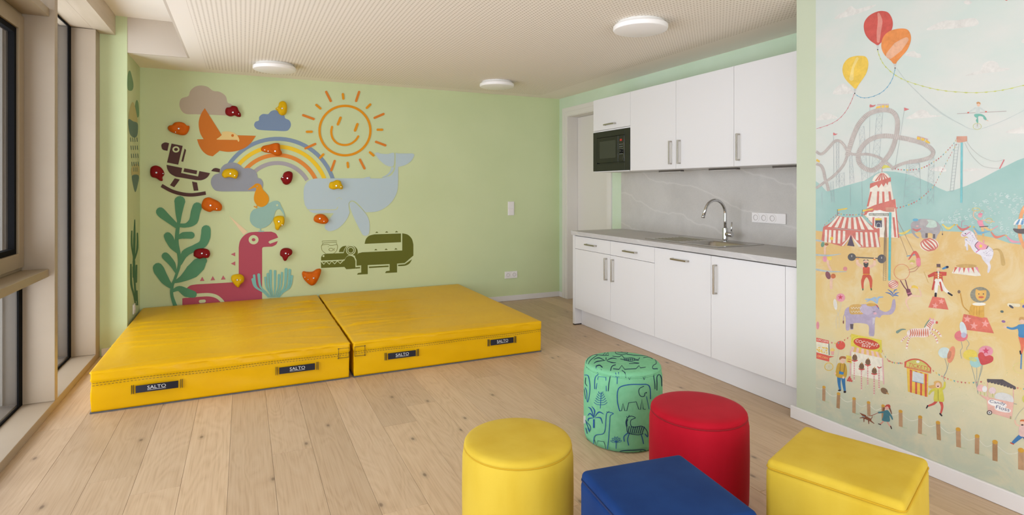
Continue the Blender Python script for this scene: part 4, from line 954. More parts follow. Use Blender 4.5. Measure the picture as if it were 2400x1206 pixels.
D.part('face_lines').vst(LW, [(245, 366), (400, 366), (500, 366), (522, 356), (530, 338)], 7, True, False).vst(LW, [(520, 268), (524, 260)], 5).vst(LW, [(536, 254), (552, 254)], 5).vst(LW, [(560, 260), (565, 268)], 5)
decal(D, 'whale_decal', 'large pale grey-blue whale sticker under the sun', 2)
CG = (90, 94, 26)
D = Draw(*Dd).part('tail').poly(CG, [(782, 688)] + catmull([(782, 688), (795, 642), (825, 612), (875, 598)], 5) + [(1125, 590), (1125, 672)])
D.part('body').poly(CG, [(725, 776), (760, 767), (1137, 750), (1137, 588)] + catmull([(1137, 588), (1190, 602), (1228, 642), (1242, 695)], 5) + [(1242, 798), (1160, 868), (1088, 874), (1088, 957), (975, 963), (985, 945), (1018, 940), (1018, 878), (812, 888), (812, 973), (710, 978), (720, 963), (750, 958), (750, 890), (706, 894), (706, 840), (690, 808)])
D.part('belly_stripe').poly(CG, [(822, 902), (1008, 892), (1008, 905), (825, 916)]).part('belly_stripe').poly(CG, [(695, 908), (740, 906), (740, 918), (697, 921)]).part('belly_stripe').poly(CG, [(1098, 885), (1160, 880), (1230, 832)] + catmull([(1230, 832), (1205, 872), (1165, 893), (1098, 898)], 4))
D.part('head').poly(CG, [(372, 845), (372, 815)] + catmull([(372, 815), (388, 790), (425, 780)], 4) + [(585, 775)] + catmull([(585, 775), (600, 732), (625, 708), (652, 702), (690, 713), (714, 742), (718, 778)], 5) + catmull([(700, 806), (665, 792), (622, 800), (592, 836)], 5))
D.part('jaw').poly(CG, [(372, 915), (370, 858), (590, 846)] + catmull([(592, 846), (612, 812), (645, 800), (680, 815), (695, 850)], 5) + [(695, 921), (610, 927), (592, 905)])
D.part('teeth_and_eye').line('wall', [(370, 850), (398, 880), (420, 852), (450, 880), (472, 850), (500, 876), (526, 848), (552, 873), (590, 835)], 9).ring('wall', 652, 748, 42, 42, 8).ring('wall', 652, 748, 27, 27, 7).ell('wall', 395, 803, 9)
D.part('eyelid').poly(CG, catmull([(540, 765), (550, 735), (577, 712), (612, 706)], 4) + [(592, 735), (582, 765)])
for x, y in ((897, 571), (990, 568), (1083, 565), (888, 734), (985, 731), (1077, 727)): D.part('spike').poly(CG, [(x - 16, y + 14), (x, y), (x + 16, y + 13)])
LN = (120, 120, 60)
D.part('fishbowl').line(LN, [(382, 662), (520, 657), (520, 672), (384, 680), (382, 662)], 4).vst(LN, [(390, 684), (375, 712), (382, 750), (415, 780)], 4, True, False).vst(LN, [(515, 678), (527, 712), (518, 752), (488, 780)], 4, True, False).vst(LN, [(383, 700), (430, 692), (460, 703), (520, 695)], 4, True, False).ring(LN, 465, 742, 20, 13, 4).line(LN, [(483, 742), (498, 730), (498, 754), (483, 742)], 4).ell(LN, 440, 715, 3)
decal(D, 'crocodile_decal', 'olive green crocodile sticker balancing a fishbowl')
# nook wall
TE, CR, BL, GN = (108, 142, 104), (178, 170, 116), (92, 118, 106), (62, 106, 74)
decal(Draw().blob(TE, [(299, 178), (304, 165), (309, 178), (313, 200), (309, 212), (299, 208)]), 'cloud_decal', 'small teal cloud sticker high on the nook side wall', 0, nook)
D = Draw().part('teal_puff').blob(TE, [(315, 262), (319, 236), (324, 240), (326, 268), (322, 275)]).part('cream_top').blob(CR, [(302, 282), (305, 252), (311, 239), (317, 252), (322, 290)]).part('blue_base').blob(BL, [(301, 280), (312, 284), (323, 290), (322, 316), (314, 322), (304, 312)])
for r in range(4):
    for c in range(4): D.part('raindrop').line(BL, [(306 + c * 5 + r, 322 + r * 19), (307 + c * 5 + r, 332 + r * 19)], 1.6)
decal(D, 'rain_cloud_decal', 'cream and blue rain cloud sticker on the nook side wall', 0, nook)
D = Draw().blob(CR, [(309, 392), (318, 384), (326, 388), (326, 412), (309, 410)]).blob(BL, [(310, 411), (325, 411), (323, 432), (317, 450), (311, 428)])
for c in range(3): D.line(BL, [(313 + c * 4, 392), (313 + c * 4, 402)], 1.4)
decal(D, 'cupcake_decal', 'cream and blue cupcake sticker on the nook side wall', 0, nook)
D = Draw().vst(GN, [(316, 514), (315, 560), (314, 612)], [2, 6, 5]).vst(GN, [(309, 540), (309, 575), (314, 605)], [3, 4, 3]).vst(GN, [(322, 545), (322, 580), (316, 606)], [3, 5, 3]).vst(GN, [(314, 612), (315, 650), (319, 705)], [6, 5, 4]).vst(GN, [(307, 618), (308, 665), (314, 690), (318, 715)], [3, 5, 4, 3]).vst(GN, [(320, 620), (319, 660)], [4, 5]).vst(GN, [(313, 625), (313, 650)], [5, 4]).vst(GN, [(321, 680), (322, 715)], [3, 4])
decal(D, 'cactus_decal', 'dark green cactus sticker above the socket on the nook wall', 0, nook)

# ================================================================== CLIMBING HOLDS
HR, HO, HYW = mottled('dark_red_resin', C(128, 8, 12), C(136, 12, 16), 30, .6, bump=.15, bscale=260, spec=.2), mottled('orange_resin', C(204, 94, 2), C(210, 102, 6), 30, .6, bump=.15, bscale=260, spec=.2), mottled('yellow_resin', C(218, 172, 2), C(226, 180, 8), 30, .6, bump=.15, bscale=260, spec=.2)
def hold(m, label, crop, pts, bolts, depth=.055, lumps=()):
    D = Draw(*crop); q = [D.m(p) for p in pts]; q = catmull(q, 5, True); N = len(q)
    P = [on(1, YB, p.x, p.y) for p in q]; cx = sum(p.x for p in P) / N; cz = sum(p.z for p in P) / N
    b0 = on(1, YB, *D.m(bolts[0])); t = thing('climbing_hold', label, 'climbing hold', (cx, YB, cz))
    prof = [(1.0, .0006), (1.02, .35), (.97, .62), (.86, .83), (.68, .96), (.45, 1.0), (.22, .97)]
    V = []; Fc = []; sd = random.random() * 40
    for s, h in prof:
        for p in P:
            x, z = cx + (p.x - cx) * s, cz + (p.z - cz) * s
            nz = noise.noise(Vector((x * 14 + sd, z * 14, h * 2))) * .012 * min(1, h * 2) if h > .01 else 0
            V.append((x, YB - depth * h - nz, z))
    V.append((cx, YB - depth * .95, cz))
    for i in range(len(prof) - 1):
        for k in range(N): Fc.append((i * N + k, i * N + (k + 1) % N, (i + 1) * N + (k + 1) % N, (i + 1) * N + k))
    for k in range(N): Fc.append(((len(prof) - 1) * N + k, (len(prof) - 1) * N + (k + 1) % N, len(V) - 1))
    obj('grip', V, Fc, m, t, smooth=True)
    for i, b in enumerate(bolts):
        p = on(1, YB - depth, *D.m(b)); r = .0085 if i == 0 else .0048; f = 0
        # depth of the grip under the bolt
        s = max(abs(p.x - cx) / max(1e-6, max(abs(v.x - cx) for v in P)), abs(p.z - cz) / max(1e-6, max(abs(v.z - cz) for v in P)))
        dd = depth * (1.0 - .55 * max(0, s - .35) ** 1.5) + .004
        lathe('bolt' if i == 0 else 'screw', [(r, -.02), (r, .003), (r * .75, .005), (r * .45, .005), (r * .4, .002), (0, .002)], (p.x, YB - dd, p.z), M_bolt, t, 16, axis=(0, -1, 0))
H = hold
H(HR, 'dark red climbing hold at the edge of the mauve cloud', A, [(838, 320), (850, 295), (880, 290), (905, 275), (945, 285), (962, 320), (982, 350), (978, 377), (950, 376), (925, 365), (895, 373), (865, 368), (842, 350)], [(908, 335), (962, 349)])
H(HO, 'wide orange climbing hold above the rocking horse', A, [(298, 485), (310, 462), (338, 455), (365, 432), (410, 427), (450, 438), (475, 460), (498, 465), (495, 500), (470, 540), (430, 550), (370, 535), (320, 515)], [(398, 488), (368, 520)])
H(HYW, 'yellow climbing hold on top of the slate blue cloud', A, [(1310, 300), (1335, 280), (1345, 245), (1378, 232), (1408, 250), (1418, 300), (1405, 350), (1372, 364), (1345, 350), (1330, 325)], [(1372, 298), (1328, 296)])
H(HO, 'orange climbing hold on the rainbow', A, [(1175, 690), (1190, 655), (1250, 640), (1310, 625), (1345, 635), (1352, 680), (1368, 715), (1350, 742), (1310, 742), (1270, 720), (1210, 710)], [(1305, 700), (1240, 700), (1208, 688)])
H(HR, 'dark red climbing hold left of the rocking horse rocker', A, [(132, 900), (140, 855), (180, 837), (225, 850), (255, 885), (262, 920), (245, 945), (248, 975), (225, 978), (190, 955), (145, 940)], [(188, 902), (249, 910)])
H(HYW, 'yellow climbing hold on the grey cloud', A, [(806, 915), (825, 880), (870, 866), (920, 868), (955, 895), (955, 930), (938, 958), (905, 950), (870, 945), (835, 952), (812, 938)], [(884, 911), (925, 930)])
H(HR, 'dark red climbing hold under the rainbow', A, [(1358, 958), (1375, 940), (1390, 905), (1430, 890), (1465, 905), (1468, 950), (1450, 995), (1415, 1015), (1385, 1005), (1370, 980)], [(1421, 955), (1378, 947)])
H(HYW, 'yellow climbing hold on the whale', B, [(445, 1030), (455, 995), (485, 985), (515, 972), (550, 982), (563, 1010), (575, 1035), (565, 1058), (530, 1052), (490, 1060), (455, 1050)], [(514, 1026), (559, 1035)])
H(HO, 'orange climbing hold beside the tall plant', Cc, [(616, 155), (635, 108), (680, 90), (725, 105), (775, 130), (805, 170), (795, 210), (760, 215), (725, 212), (690, 225), (645, 208), (620, 185)], [(697, 165), (755, 197)])
H(HYW, 'yellow climbing hold under the blue bird beak', Cc, [(1290, 300), (1305, 272), (1345, 262), (1382, 270), (1393, 305), (1385, 345), (1355, 365), (1335, 395), (1310, 385), (1302, 345)], [(1341, 317), (1371, 348)])
H(HO, 'orange climbing hold under the whale chin', Dd, [(302, 450), (320, 418), (365, 406), (405, 418), (438, 460), (425, 490), (390, 498), (345, 490), (310, 475)], [(359, 450), (398, 475)])
H(HR, 'dark red climbing hold on the plant leaf', Cc, [(540, 630), (548, 590), (585, 572), (640, 570), (680, 585), (694, 620), (675, 655), (630, 655), (595, 665), (550, 645)], [(616, 616), (659, 628)])
H(HR, 'dark red climbing hold beside the dinosaur head', Cc, [(1352, 630), (1358, 590), (1385, 568), (1430, 567), (1462, 585), (1462, 620), (1430, 645), (1410, 680), (1388, 682), (1372, 650)], [(1405, 616), (1431, 623)])
H(HYW, 'yellow climbing hold on the dinosaur back', Cc, [(893, 860), (900, 825), (940, 812), (985, 813), (1013, 840), (1008, 880), (980, 905), (962, 933), (940, 925), (915, 895)], [(949, 866), (977, 866)])
H(HO, 'large orange climbing hold below the crocodile jaw', Dd, [(192, 965), (205, 945), (240, 950), (290, 948), (330, 925), (362, 922), (368, 945), (350, 1000), (320, 1055), (283, 1075), (245, 1055), (205, 1010)], [(301, 1010), (249, 1023), (220, 1003)], .07)

# ================================================================== CIRCUS MURAL ON THE RIGHT WALL
MK = 0.82
YL = 2.153; YE = -2.1
def murs(name, c_stops, nz=.35, sc=3.0):
    m = mat(name, (1, 1, 1, 1), .75, spec=.25); v = coords(m, (1, 1, 1)); sp = m.node_tree.nodes.new('ShaderNodeSeparateXYZ'); lk(m, v, sp.inputs[0])
    n = nd(m, 'ShaderNodeTexNoise', Scale=sc, Detail=6, Roughness=.6, Distortion=.5); lk(m, v, n.inputs['Vector'])
    a = nd(m, 'ShaderNodeMath', operation='MULTIPLY_ADD'); lk(m, n.outputs['Fac'], a.inputs[0]); a.inputs[1].default_value = nz; a.inputs[2].default_value = -nz / 2
    b = nd(m, 'ShaderNodeMath', operation='ADD'); lk(m, a.outputs[0], b.inputs[0]); lk(m, sp.outputs[2], b.inputs[1])
    d = nd(m, 'ShaderNodeMath', operation='DIVIDE'); lk(m, b.outputs[0], d.inputs[0]); d.inputs[1].default_value = 2.5
    base = ramp(m, d.outputs[0], [(p / 2.5, C(*c, MK)) for p, c in c_stops])
    n2 = nd(m, 'ShaderNodeTexNoise', Scale=6.5, Detail=7, Roughness=.65, Distortion=.9); lk(m, v, n2.inputs['Vector'])
    f = ramp(m, n2.outputs['Fac'], [(.46, (0, 0, 0, 1)), (.68, (.62, .62, .62, 1))])
    mx = nd(m, 'ShaderNodeMix', data_type='RGBA'); lk(m, f, mx.inputs[0]); lk(m, base, mx.inputs[6]); mx.inputs[7].default_value = C(233, 220, 184, MK)
    lk(m, mx.outputs[2], bsdf(m).inputs['Base Color']); return m
M_sky = mottled('printed_sky', C(210, 219, 210, MK), C(222, 221, 213, MK), 3.2, .75, stretch=(1, 1, 1.8), detail=6, spec=.25)
M_hill = mottled('printed_hills', C(162, 196, 188, MK), C(178, 206, 198, MK), 5, .75, detail=6, spec=.25)
M_sand = murs('printed_sand', [(.08, (196, 204, 182)), (.26, (210, 210, 182)), (.42, (220, 211, 172)), (.56, (230, 208, 154)), (.74, (229, 198, 134)), (1.0, (224, 189, 128))], .42, 2.6)
mu = thing('circus_mural', 'printed circus wallpaper mural covering the wall by the kitchen', 'mural', (XM, 1.0, .072))
def yz(x, y): p = on(0, XM, x, y); return (p.y, p.z)
obj('printed_sky', [(XM - .0004, YL, .0725), (XM - .0004, YE, .0725), (XM - .0004, YE, ZC - .001), (XM - .0004, YL, ZC - .001)], [(0, 1, 2, 3)], M_sky, mu)
M2 = (1860, 230, 4.823); M3 = (2130, 230, 4.822); M1 = (1860, 0, 4.0204); M4 = (1900, 430, 4.825); M5 = (2100, 430, 4.823); M6 = (1900, 660, 3.446); M7 = (2080, 660, 3.447); M8 = (1780, 900, 3.871)
def mp_(crop, pts): D = Draw(*crop); return [tuple(D.m(p)) for p in pts]
ridge = mp_(M2, [(253, 937), (300, 970), (370, 1050), (430, 1038), (600, 985), (800, 930), (900, 870), (960, 835), (1050, 825), (1150, 830), (1280, 855), (1447, 915)]) + mp_(M3, [(100, 895), (250, 960), (330, 1010), (430, 1052), (520, 1035), (650, 990), (800, 920), (950, 840), (1100, 765), (1230, 700), (1302, 675)])
shore = [(1912.4, 540), (1935, 543), (2000, 552), (2107, 554), (2133, 547), (2162, 542), (2208, 541), (2253, 543), (2287, 549), (2328, 556.5), (2365, 569), (2400, 574)]
rz = [yz(*p) for p in ridge]; sz = [yz(*p) for p in shore]; rz[0] = (YL, rz[0][1]); sz[0] = (YL, sz[0][1])
rz += [(.9, 1.30), (.5, 1.22), (0, 1.36), (-.6, 1.45), (-1.3, 1.25), (YE, 1.35)]; sz += [(.8, 1.10), (.3, 1.05), (-.5, 1.12), (-1.4, 1.05), (YE, 1.1)]
obj('printed_hills', [(XM - .0006, y, z) for y, z in rz] + [(XM - .0006, y, z - .01) for y, z in reversed(sz)], [tuple(range(len(rz) + len(sz)))], M_hill, mu)
obj('printed_sand', [(XM - .0008, y, z) for y, z in sz] + [(XM - .0008, YE, .0725), (XM - .0008, YL, .0725)], [tuple(range(len(sz) + 2))], M_sand, mu)
FIGN = [0]
def fig(name, D, layer=0, label=None):
    FIGN[0] += 1
    o = D.project(name, lambda x, y, l: on(0, XM - l, x, y), M_print, mu, .0009 + layer * .00014 + FIGN[0] * .000004, .000004, MK)
    if label: o['label'] = label
    return o
RED, PINK, YEL, TEAL, SKIN, GREY, CREAMM, DARK, BLUE, BRN = (210, 126, 114), (228, 158, 172), (236, 200, 92), (112, 188, 186), (234, 196, 170), (176, 170, 170), (234, 226, 210), (92, 88, 90), (74, 132, 178), (150, 104, 76)
BUNT = [(212, 110, 110), (234, 200, 100), (96, 168, 172), (222, 140, 136), (206, 96, 96)]
# sky: clouds, balloons, ropes
D = Draw(*M1)
for p in ([(400, 180), (420, 140), (480, 108), (540, 55), (590, 85), (700, 60), (780, 45), (650, 115)], [(380, 890), (390, 840), (430, 800), (475, 785), (520, 815), (552, 850), (572, 875)], [(220, 1130), (250, 1090), (300, 1060), (350, 1075), (410, 1112)], [(1620, 715), (1700, 680), (1760, 660), (1790, 600), (1860, 572), (1920, 590), (1945, 635), (2035, 642), (2000, 665), (1800, 690)], [(1070, 1120), (1130, 1070), (1200, 1030), (1260, 1050), (1290, 1080), (1400, 1092)], [(1050, 520), (1090, 490), (1135, 480), (1160, 500), (1195, 510), (1190, 545)], [(1250, 280), (1400, 200), (1550, 190), (1700, 170), (1740, 230), (1600, 260), (1400, 275)], [(1600, 20), (1640, 0), (1680, 25), (1640, 45)], [(2150, 400), (2171, 365), (2230, 380), (2230, 410)]): fig('cloud', Draw(*D.o).blob((224, 220, 212), p))
D.crop(*M3)
for p in ([(240, 810), (300, 780), (360, 770), (420, 800), (400, 830)], [(1100, 390), (1160, 350), (1230, 340), (1320, 290), (1340, 390)], [(600, 820), (700, 790), (850, 800), (980, 790), (700, 825)]): fig('cloud', Draw(*D.o).blob((224, 220, 212), p))
def balloon(c, hi, outline, stripe, sw, neck, dot):
    D = Draw(*M1).blob(c, outline).vst(hi, stripe, sw).poly((204, 203, 198), neck).ell((80, 78, 76), *dot, 6); fig('balloon', D, 2)
balloon((206, 92, 82), (222, 146, 132), [(835, 103), (890, 118), (925, 170), (935, 230), (920, 290), (880, 350), (830, 395), (805, 420), (790, 427), (770, 415), (720, 380), (680, 330), (662, 270), (665, 215), (690, 170), (730, 135), (785, 110)], [(800, 130), (815, 200), (803, 300), (797, 390)], [22, 46, 40, 26], [(780, 425), (803, 425), (796, 462), (787, 462)], (792, 467))
balloon((231, 146, 82), (232, 178, 144), [(1030, 268), (1080, 285), (1105, 340), (1100, 400), (1070, 470), (1020, 530), (975, 580), (965, 600), (940, 598), (915, 570), (860, 520), (830, 460), (828, 400), (850, 340), (900, 295), (960, 275)], [(1062, 372), (985, 440), (905, 520)], [44, 96, 70], [(942, 600), (968, 600), (962, 635), (948, 635)], (956, 641))
balloon((237, 198, 86), (241, 214, 132), [(630, 525), (680, 535), (703, 580), (700, 640), (680, 700), (640, 760), (605, 810), (590, 835), (572, 832), (545, 805), (500, 760), (470, 710), (460, 650), (475, 595), (515, 550), (570, 530)], [(600, 550), (560, 640), (545, 740)], [26, 22, 42], [(567, 835), (590, 835), (582, 872), (570, 872)], (576, 879))
D = Draw(*M1)
def rope(c, pts, w=4, dash=9):
    D.vst(c, pts, w, True, False); q = catmull([Vector(p) for p in pts], 4)
    for k in range(0, len(q) - 1, 2): D.vst(c, [q[k], (q[k] + q[k + 1]) / 2 + Vector((0, 2)), q[k + 1]], [3, dash, 3], False, False)
rope((206, 210, 112), [(792, 475), (815, 545), (860, 620), (950, 700), (1060, 760), (1200, 805), (1340, 840), (1500, 862), (1700, 872), (1880, 860), (2030, 835), (2240, 785)], 4, 12)
rope((106, 170, 198), [(956, 650), (935, 730), (890, 810), (820, 875), (720, 915), (640, 918), (585, 890)]); rope((214, 142, 144), [(570, 885), (540, 960), (490, 1050), (420, 1125), (330, 1175), (215, 1212)])
D.vst((192, 200, 196), [(970, 640), (1060, 760), (1200, 900), (1350, 1040), (1500, 1130), (1600, 1180)], 3, True, False); D.ell((206, 92, 82), 2005, -2, 12, 8)
fig('balloon_ropes', D, 1)
# roller coaster
TR, TI, LAT = (200, 190, 182), (168, 158, 152), (182, 190, 192)
D = Draw(*M2)
D.lattice(LAT, (945, 150), (1010, 150), (870, 905), (955, 880), 9).lattice(LAT, (738, 340), (795, 315), (772, 930), (838, 905), 8).lattice(LAT, (480, 500), (512, 500), (480, 1000), (515, 990), 9).lattice(LAT, (630, 640), (660, 640), (635, 965), (685, 955), 5).lattice(LAT, (518, 855), (572, 840), (515, 1010), (575, 1000), 2).lattice(LAT, (1280, 745), (1425, 735), (1240, 1200), (1440, 1200), 5).lattice(LAT, (415, 955), (450, 940), (425, 1180), (460, 1180), 4)
for a, b in (((862, 90), (855, 890)), ((450, 415), (455, 880)), ((1250, 140), (1150, 760)), ((320, 1060), (322, 1206)), ((640, 1000), (642, 1206)), ((770, 950), (775, 1206))): D.line(LAT, [a, b], 3)
D.crop(*M3).lattice(LAT, (225, 720), (285, 670), (205, 1200), (280, 1190), 6).lattice(LAT, (115, 730), (0, 720), (130, 920), (0, 840), 2)
D.crop(*M2).track(TR, TI, [(253, 740), (310, 765), (340, 830), (355, 910), (380, 980), (395, 1050)], 33).track(TR, TI, [(253, 600), (300, 630), (345, 612), (410, 545), (465, 487), (515, 482), (565, 525), (612, 600), (660, 632)], 32).track(TR, TI, [(640, 628), (720, 637), (830, 632), (930, 655), (1000, 690), (1060, 735), (1125, 790)], 30).track(TR, TI, [(1455, 698), (1330, 715), (1230, 740), (1160, 770), (1105, 800)], 34)
D.track(TR, TI, [(253, 1017), (340, 955), (430, 895), (510, 820), (570, 740), (608, 640)], 30)
D.track(TR, TI, [(605, 650), (650, 500), (690, 390), (740, 290), (830, 190), (930, 145), (1040, 132), (1125, 160), (1170, 240), (1172, 340), (1155, 440), (1130, 530), (1090, 620), (1030, 700), (970, 770), (890, 815)], 52).track(TR, TI, [(930, 798), (890, 815), (810, 795), (745, 735), (730, 650), (760, 570), (830, 490), (930, 440), (1050, 425), (1200, 445), (1330, 470), (1455, 507)], 52)
D.crop(*M3).track(TR, TI, [(0, 470), (90, 490), (180, 522), (250, 568), (275, 612), (250, 660), (180, 690), (90, 710), (0, 720)], 46)
CY = (236, 196, 96)
D.crop(*M2)
for p in ([(925, 117), (940, 94), (985, 85), (985, 108)], [(993, 82), (1025, 77), (1027, 105), (994, 108)], [(1036, 80), (1076, 80), (1070, 108), (1037, 105)], [(1392, 465), (1405, 437), (1434, 442), (1428, 472)], [(253, 710), (262, 685), (298, 708), (290, 727)]): D.poly(CY, p)
for k in range(9): D.line((220, 120, 140), [(948 + k * 15, 80 - k * .5), (951 + k * 15, 66 - k * .5)], 4)
D.crop(*M3)
for p in ([(90, 457), (95, 432), (134, 442), (128, 468)], [(135, 474), (145, 446), (180, 456), (175, 485)], [(181, 490), (195, 465), (240, 500), (236, 514), (205, 505)]): D.poly(CY, p)
for k in range(9): D.line((220, 120, 140), [(100 + k * 14, 438 + k * 4), (103 + k * 14, 424 + k * 4)], 4)
FL = (214, 126, 124)
D.crop(*M2).blob(FL, [(863, 70), (895, 80), (928, 74), (905, 95), (863, 103)]).blob(FL, [(450, 388), (475, 402), (497, 400), (475, 415), (450, 417)]).poly(FL, [(1250, 105), (1308, 125), (1250, 143)])
fig('roller_coaster', D, 2)
# tightrope rider
D = Draw(*M3).vst((196, 205, 202), [(130, -30), (320, 125), (480, 235), (600, 300), (680, 340), (760, 355), (850, 335), (1000, 280), (1150, 215), (1310, 132)], 4, True, False).line((190, 178, 172), [(545, 175), (1103, 146)], 7)
D.poly((206, 212, 206), [(752, 102), (815, 100), (828, 118), (800, 128), (802, 176), (748, 176), (762, 128), (740, 120)]).vst((206, 212, 206), [(755, 108), (715, 135), (680, 160)], 18).vst((206, 212, 206), [(812, 108), (840, 135), (872, 152)], 16).ell((222, 112, 96), 672, 163, 11, 8).ell((222, 112, 96), 872, 152, 11, 8).ell(SKIN, 788, 72, 18, 22).blob((206, 156, 108), [(766, 48), (785, 40), (808, 50), (808, 70), (790, 60), (770, 66)])
D.blob((124, 184, 166), [(742, 182), (800, 176), (845, 190), (868, 215), (880, 242), (868, 248), (845, 232), (835, 208), (785, 206), (785, 268), (776, 282), (758, 250), (770, 226), (746, 208)]).line(SKIN, [(872, 246), (900, 258)], 7).ring((208, 208, 140), 773, 318, 46, 36, 5).line((180, 160, 150), [(775, 285), (773, 318)], 6)
for a in range(6): D.line((200, 200, 196), [(773, 318), (773 + 44 * math.cos(a * 1.05), 318 + 34 * math.sin(a * 1.05))], 2)
fig('unicycle_rider', D, 2)
# high platform with ladder and trapeze
D = Draw(*M3).line((132, 196, 198), [(598, 500), (593, 1180)], 24).poly((210, 160, 138), [(540, 430), (658, 428), (660, 485), (640, 490), (600, 498), (560, 500), (540, 495)]).ladder((170, 176, 176), (522, 520), (565, 518), (466, 1052), (505, 1046), 15, 3.5)
D.vst((190, 190, 182), [(655, 490), (720, 580), (820, 660), (930, 705), (1000, 712), (1075, 692)], 3.5, True, False).vst((190, 190, 182), [(630, 500), (700, 630), (800, 740), (880, 780), (1025, 793)], 3.5, True, False).line((220, 126, 128), [(1078, 693), (1026, 795)], 12)
D.bunting([(548, 440), (500, 515), (430, 590), (350, 665), (270, 720), (190, 765), (100, 795), (0, 805), (-100, 800), (-160, 790)], BUNT, 30, 18).bunting([(542, 510), (490, 600), (440, 690), (385, 795), (330, 900), (290, 975), (220, 1050), (120, 1135), (30, 1185), (-60, 1215), (-160, 1240)], BUNT, 30, 18)
fig('trapeze_platform', D, 3)
# helter skelter
CT = (233, 224, 208)
D = Draw(*M2).line(RED, [(997, 760), (1000, 842)], 5).blob((214, 206, 110), [(1003, 760), (1040, 755), (1100, 770), (1155, 772), (1120, 788), (1060, 785), (1003, 795)]).poly(CT, catmull([(888, 935), (905, 893), (945, 855), (1000, 838), (1050, 850), (1082, 885), (1100, 925)], 4) + [(1000, 965)])
for a, b in ((915, 935), (950, 930), (985, 930), (1025, 925), (1060, 915)): D.poly(RED, [(1000 + (a - 1000) * .2, 848), (1000 + (a - 1000) * .2 + 8, 848), (a + 22, b), (a, b)])
D.crop(*M4).poly(CT, [(675, 25), (905, -20), (938, 180), (960, 175), (1004, 612), (770, 606), (745, 500), (600, 345), (640, 270)])
for x0, x1, y0, y1, x2, x3 in ((672, 694, 92, 258, 655, 634), (752, 776, 88, 240, 770, 745), (808, 832, 90, 225, 838, 812), (878, 902, 88, 205, 918, 888)): D.poly(RED, [(x0, y0), (x1, y0), (x2, y1), (x3, y1)])
D.poly(RED, [(668, 55), (672, 0), (800, -40), (905, -72), (908, -25), (880, -20), (870, 20), (850, -10), (825, 35), (800, 0), (770, 50), (745, 15)]).poly(RED, [(620, 290), (720, 243), (850, 205), (957, 173), (966, 268), (900, 320), (720, 300), (690, 330), (600, 360)])
for x in (700, 755, 832, 925): D.poly(RED, [(x, 380), (x + 24, 380), (x + 26 + (x - 760) * .12, 605), (x + (x - 760) * .12, 605)])
D.poly(RED, [(955, 262), (966, 262), (1004, 612), (985, 612)]).blob((238, 236, 228), [(646, 325), (700, 320), (740, 308), (778, 298), (815, 308), (850, 320), (892, 325), (893, 378), (770, 376), (646, 372)]).poly((150, 152, 140), [(658, 334), (884, 334), (884, 368), (658, 364)]).text((232, 226, 214), 'HELTERSKELTER', (668, 362), (876, 366), 24)
D.poly((238, 236, 228), [(722, 385), (812, 385), (812, 505), (718, 500)]).poly((96, 94, 106), [(730, 415), (806, 415), (806, 494), (730, 492)]).poly((230, 200, 100), [(728, 391), (804, 391), (804, 415), (728, 415)]).vst((196, 196, 200), [(745, 492), (748, 455), (768, 445), (788, 455), (790, 492)], 6).poly((206, 150, 130), [(848, 268), (948, 265), (945, 318), (850, 318)])
fig('helter_skelter', D, 3)
# circus tent
D = Draw(*M4).blob((228, 196, 96), [(308, 292), (345, 284), (415, 275), (398, 292), (350, 298), (310, 308)]).blob((228, 200, 104), [(590, 297), (640, 290), (705, 283), (685, 300), (640, 305), (594, 318)]).line(DARK, [(303, 290), (301, 362)], 4).line(DARK, [(585, 292), (580, 372)], 4)
D.poly(RED, [(140, 500), (760, 545), (788, 718), (590, 722), (560, 720), (455, 600), (350, 708), (122, 645)])
for x in (162, 208, 258, 312, 366): D.poly(CT, [(x, 520 + (x - 160) * .06), (x + 26, 522 + (x - 160) * .06), (x + 22, 664 + (x - 160) * .1), (x - 8, 660 + (x - 160) * .1)])
for x, h in ((510, 640), (560, 712), (613, 715), (668, 716), (722, 718)): D.poly(CT, [(x, 548), (x + 26, 550), (x + 36 + (x - 560) * .12, h), (x + 6 + (x - 560) * .12, h)])
D.poly(RED, catmull([(142, 488), (205, 455), (260, 410), (300, 360)], 4) + catmull([(300, 360), (430, 384), (580, 370)], 4) + catmull([(580, 370), (650, 445), (765, 520)], 4) + [(752, 550), (700, 552), (600, 530), (450, 518), (300, 505), (145, 510)])
for p in ([(304, 364), (322, 368), (232, 490), (192, 488)], [(334, 370), (358, 375), (306, 497), (268, 493)], [(382, 378), (407, 381), (382, 505), (346, 500)], [(432, 383), (457, 383), (457, 511), (418, 507)], [(482, 382), (507, 380), (528, 516), (492, 513)], [(530, 377), (553, 374), (612, 521), (572, 517)], [(566, 372), (580, 371), (715, 522), (652, 521)]): D.poly(CT, p)
D.poly((104, 92, 106), [(455, 578), (496, 710), (412, 700)]).poly(RED, [(455, 565), (440, 612), (380, 705), (330, 690), (420, 620)]).poly(CT, [(452, 572), (432, 625), (372, 702), (350, 702), (415, 630)]).poly(RED, [(455, 565), (480, 605), (590, 705), (560, 722), (490, 640)]).poly(CT, [(460, 575), (490, 620), (575, 712), (545, 716), (488, 640)])
D.bunting([(150, 470), (200, 420), (260, 370), (300, 340)], BUNT, 30, 15).bunting([(305, 325), (370, 345), (450, 348), (530, 345), (580, 335)], BUNT, 30, 17).bunting([(590, 335), (640, 385), (700, 450), (755, 495)], BUNT, 30, 17)
fig('circus_tent', D, 4)
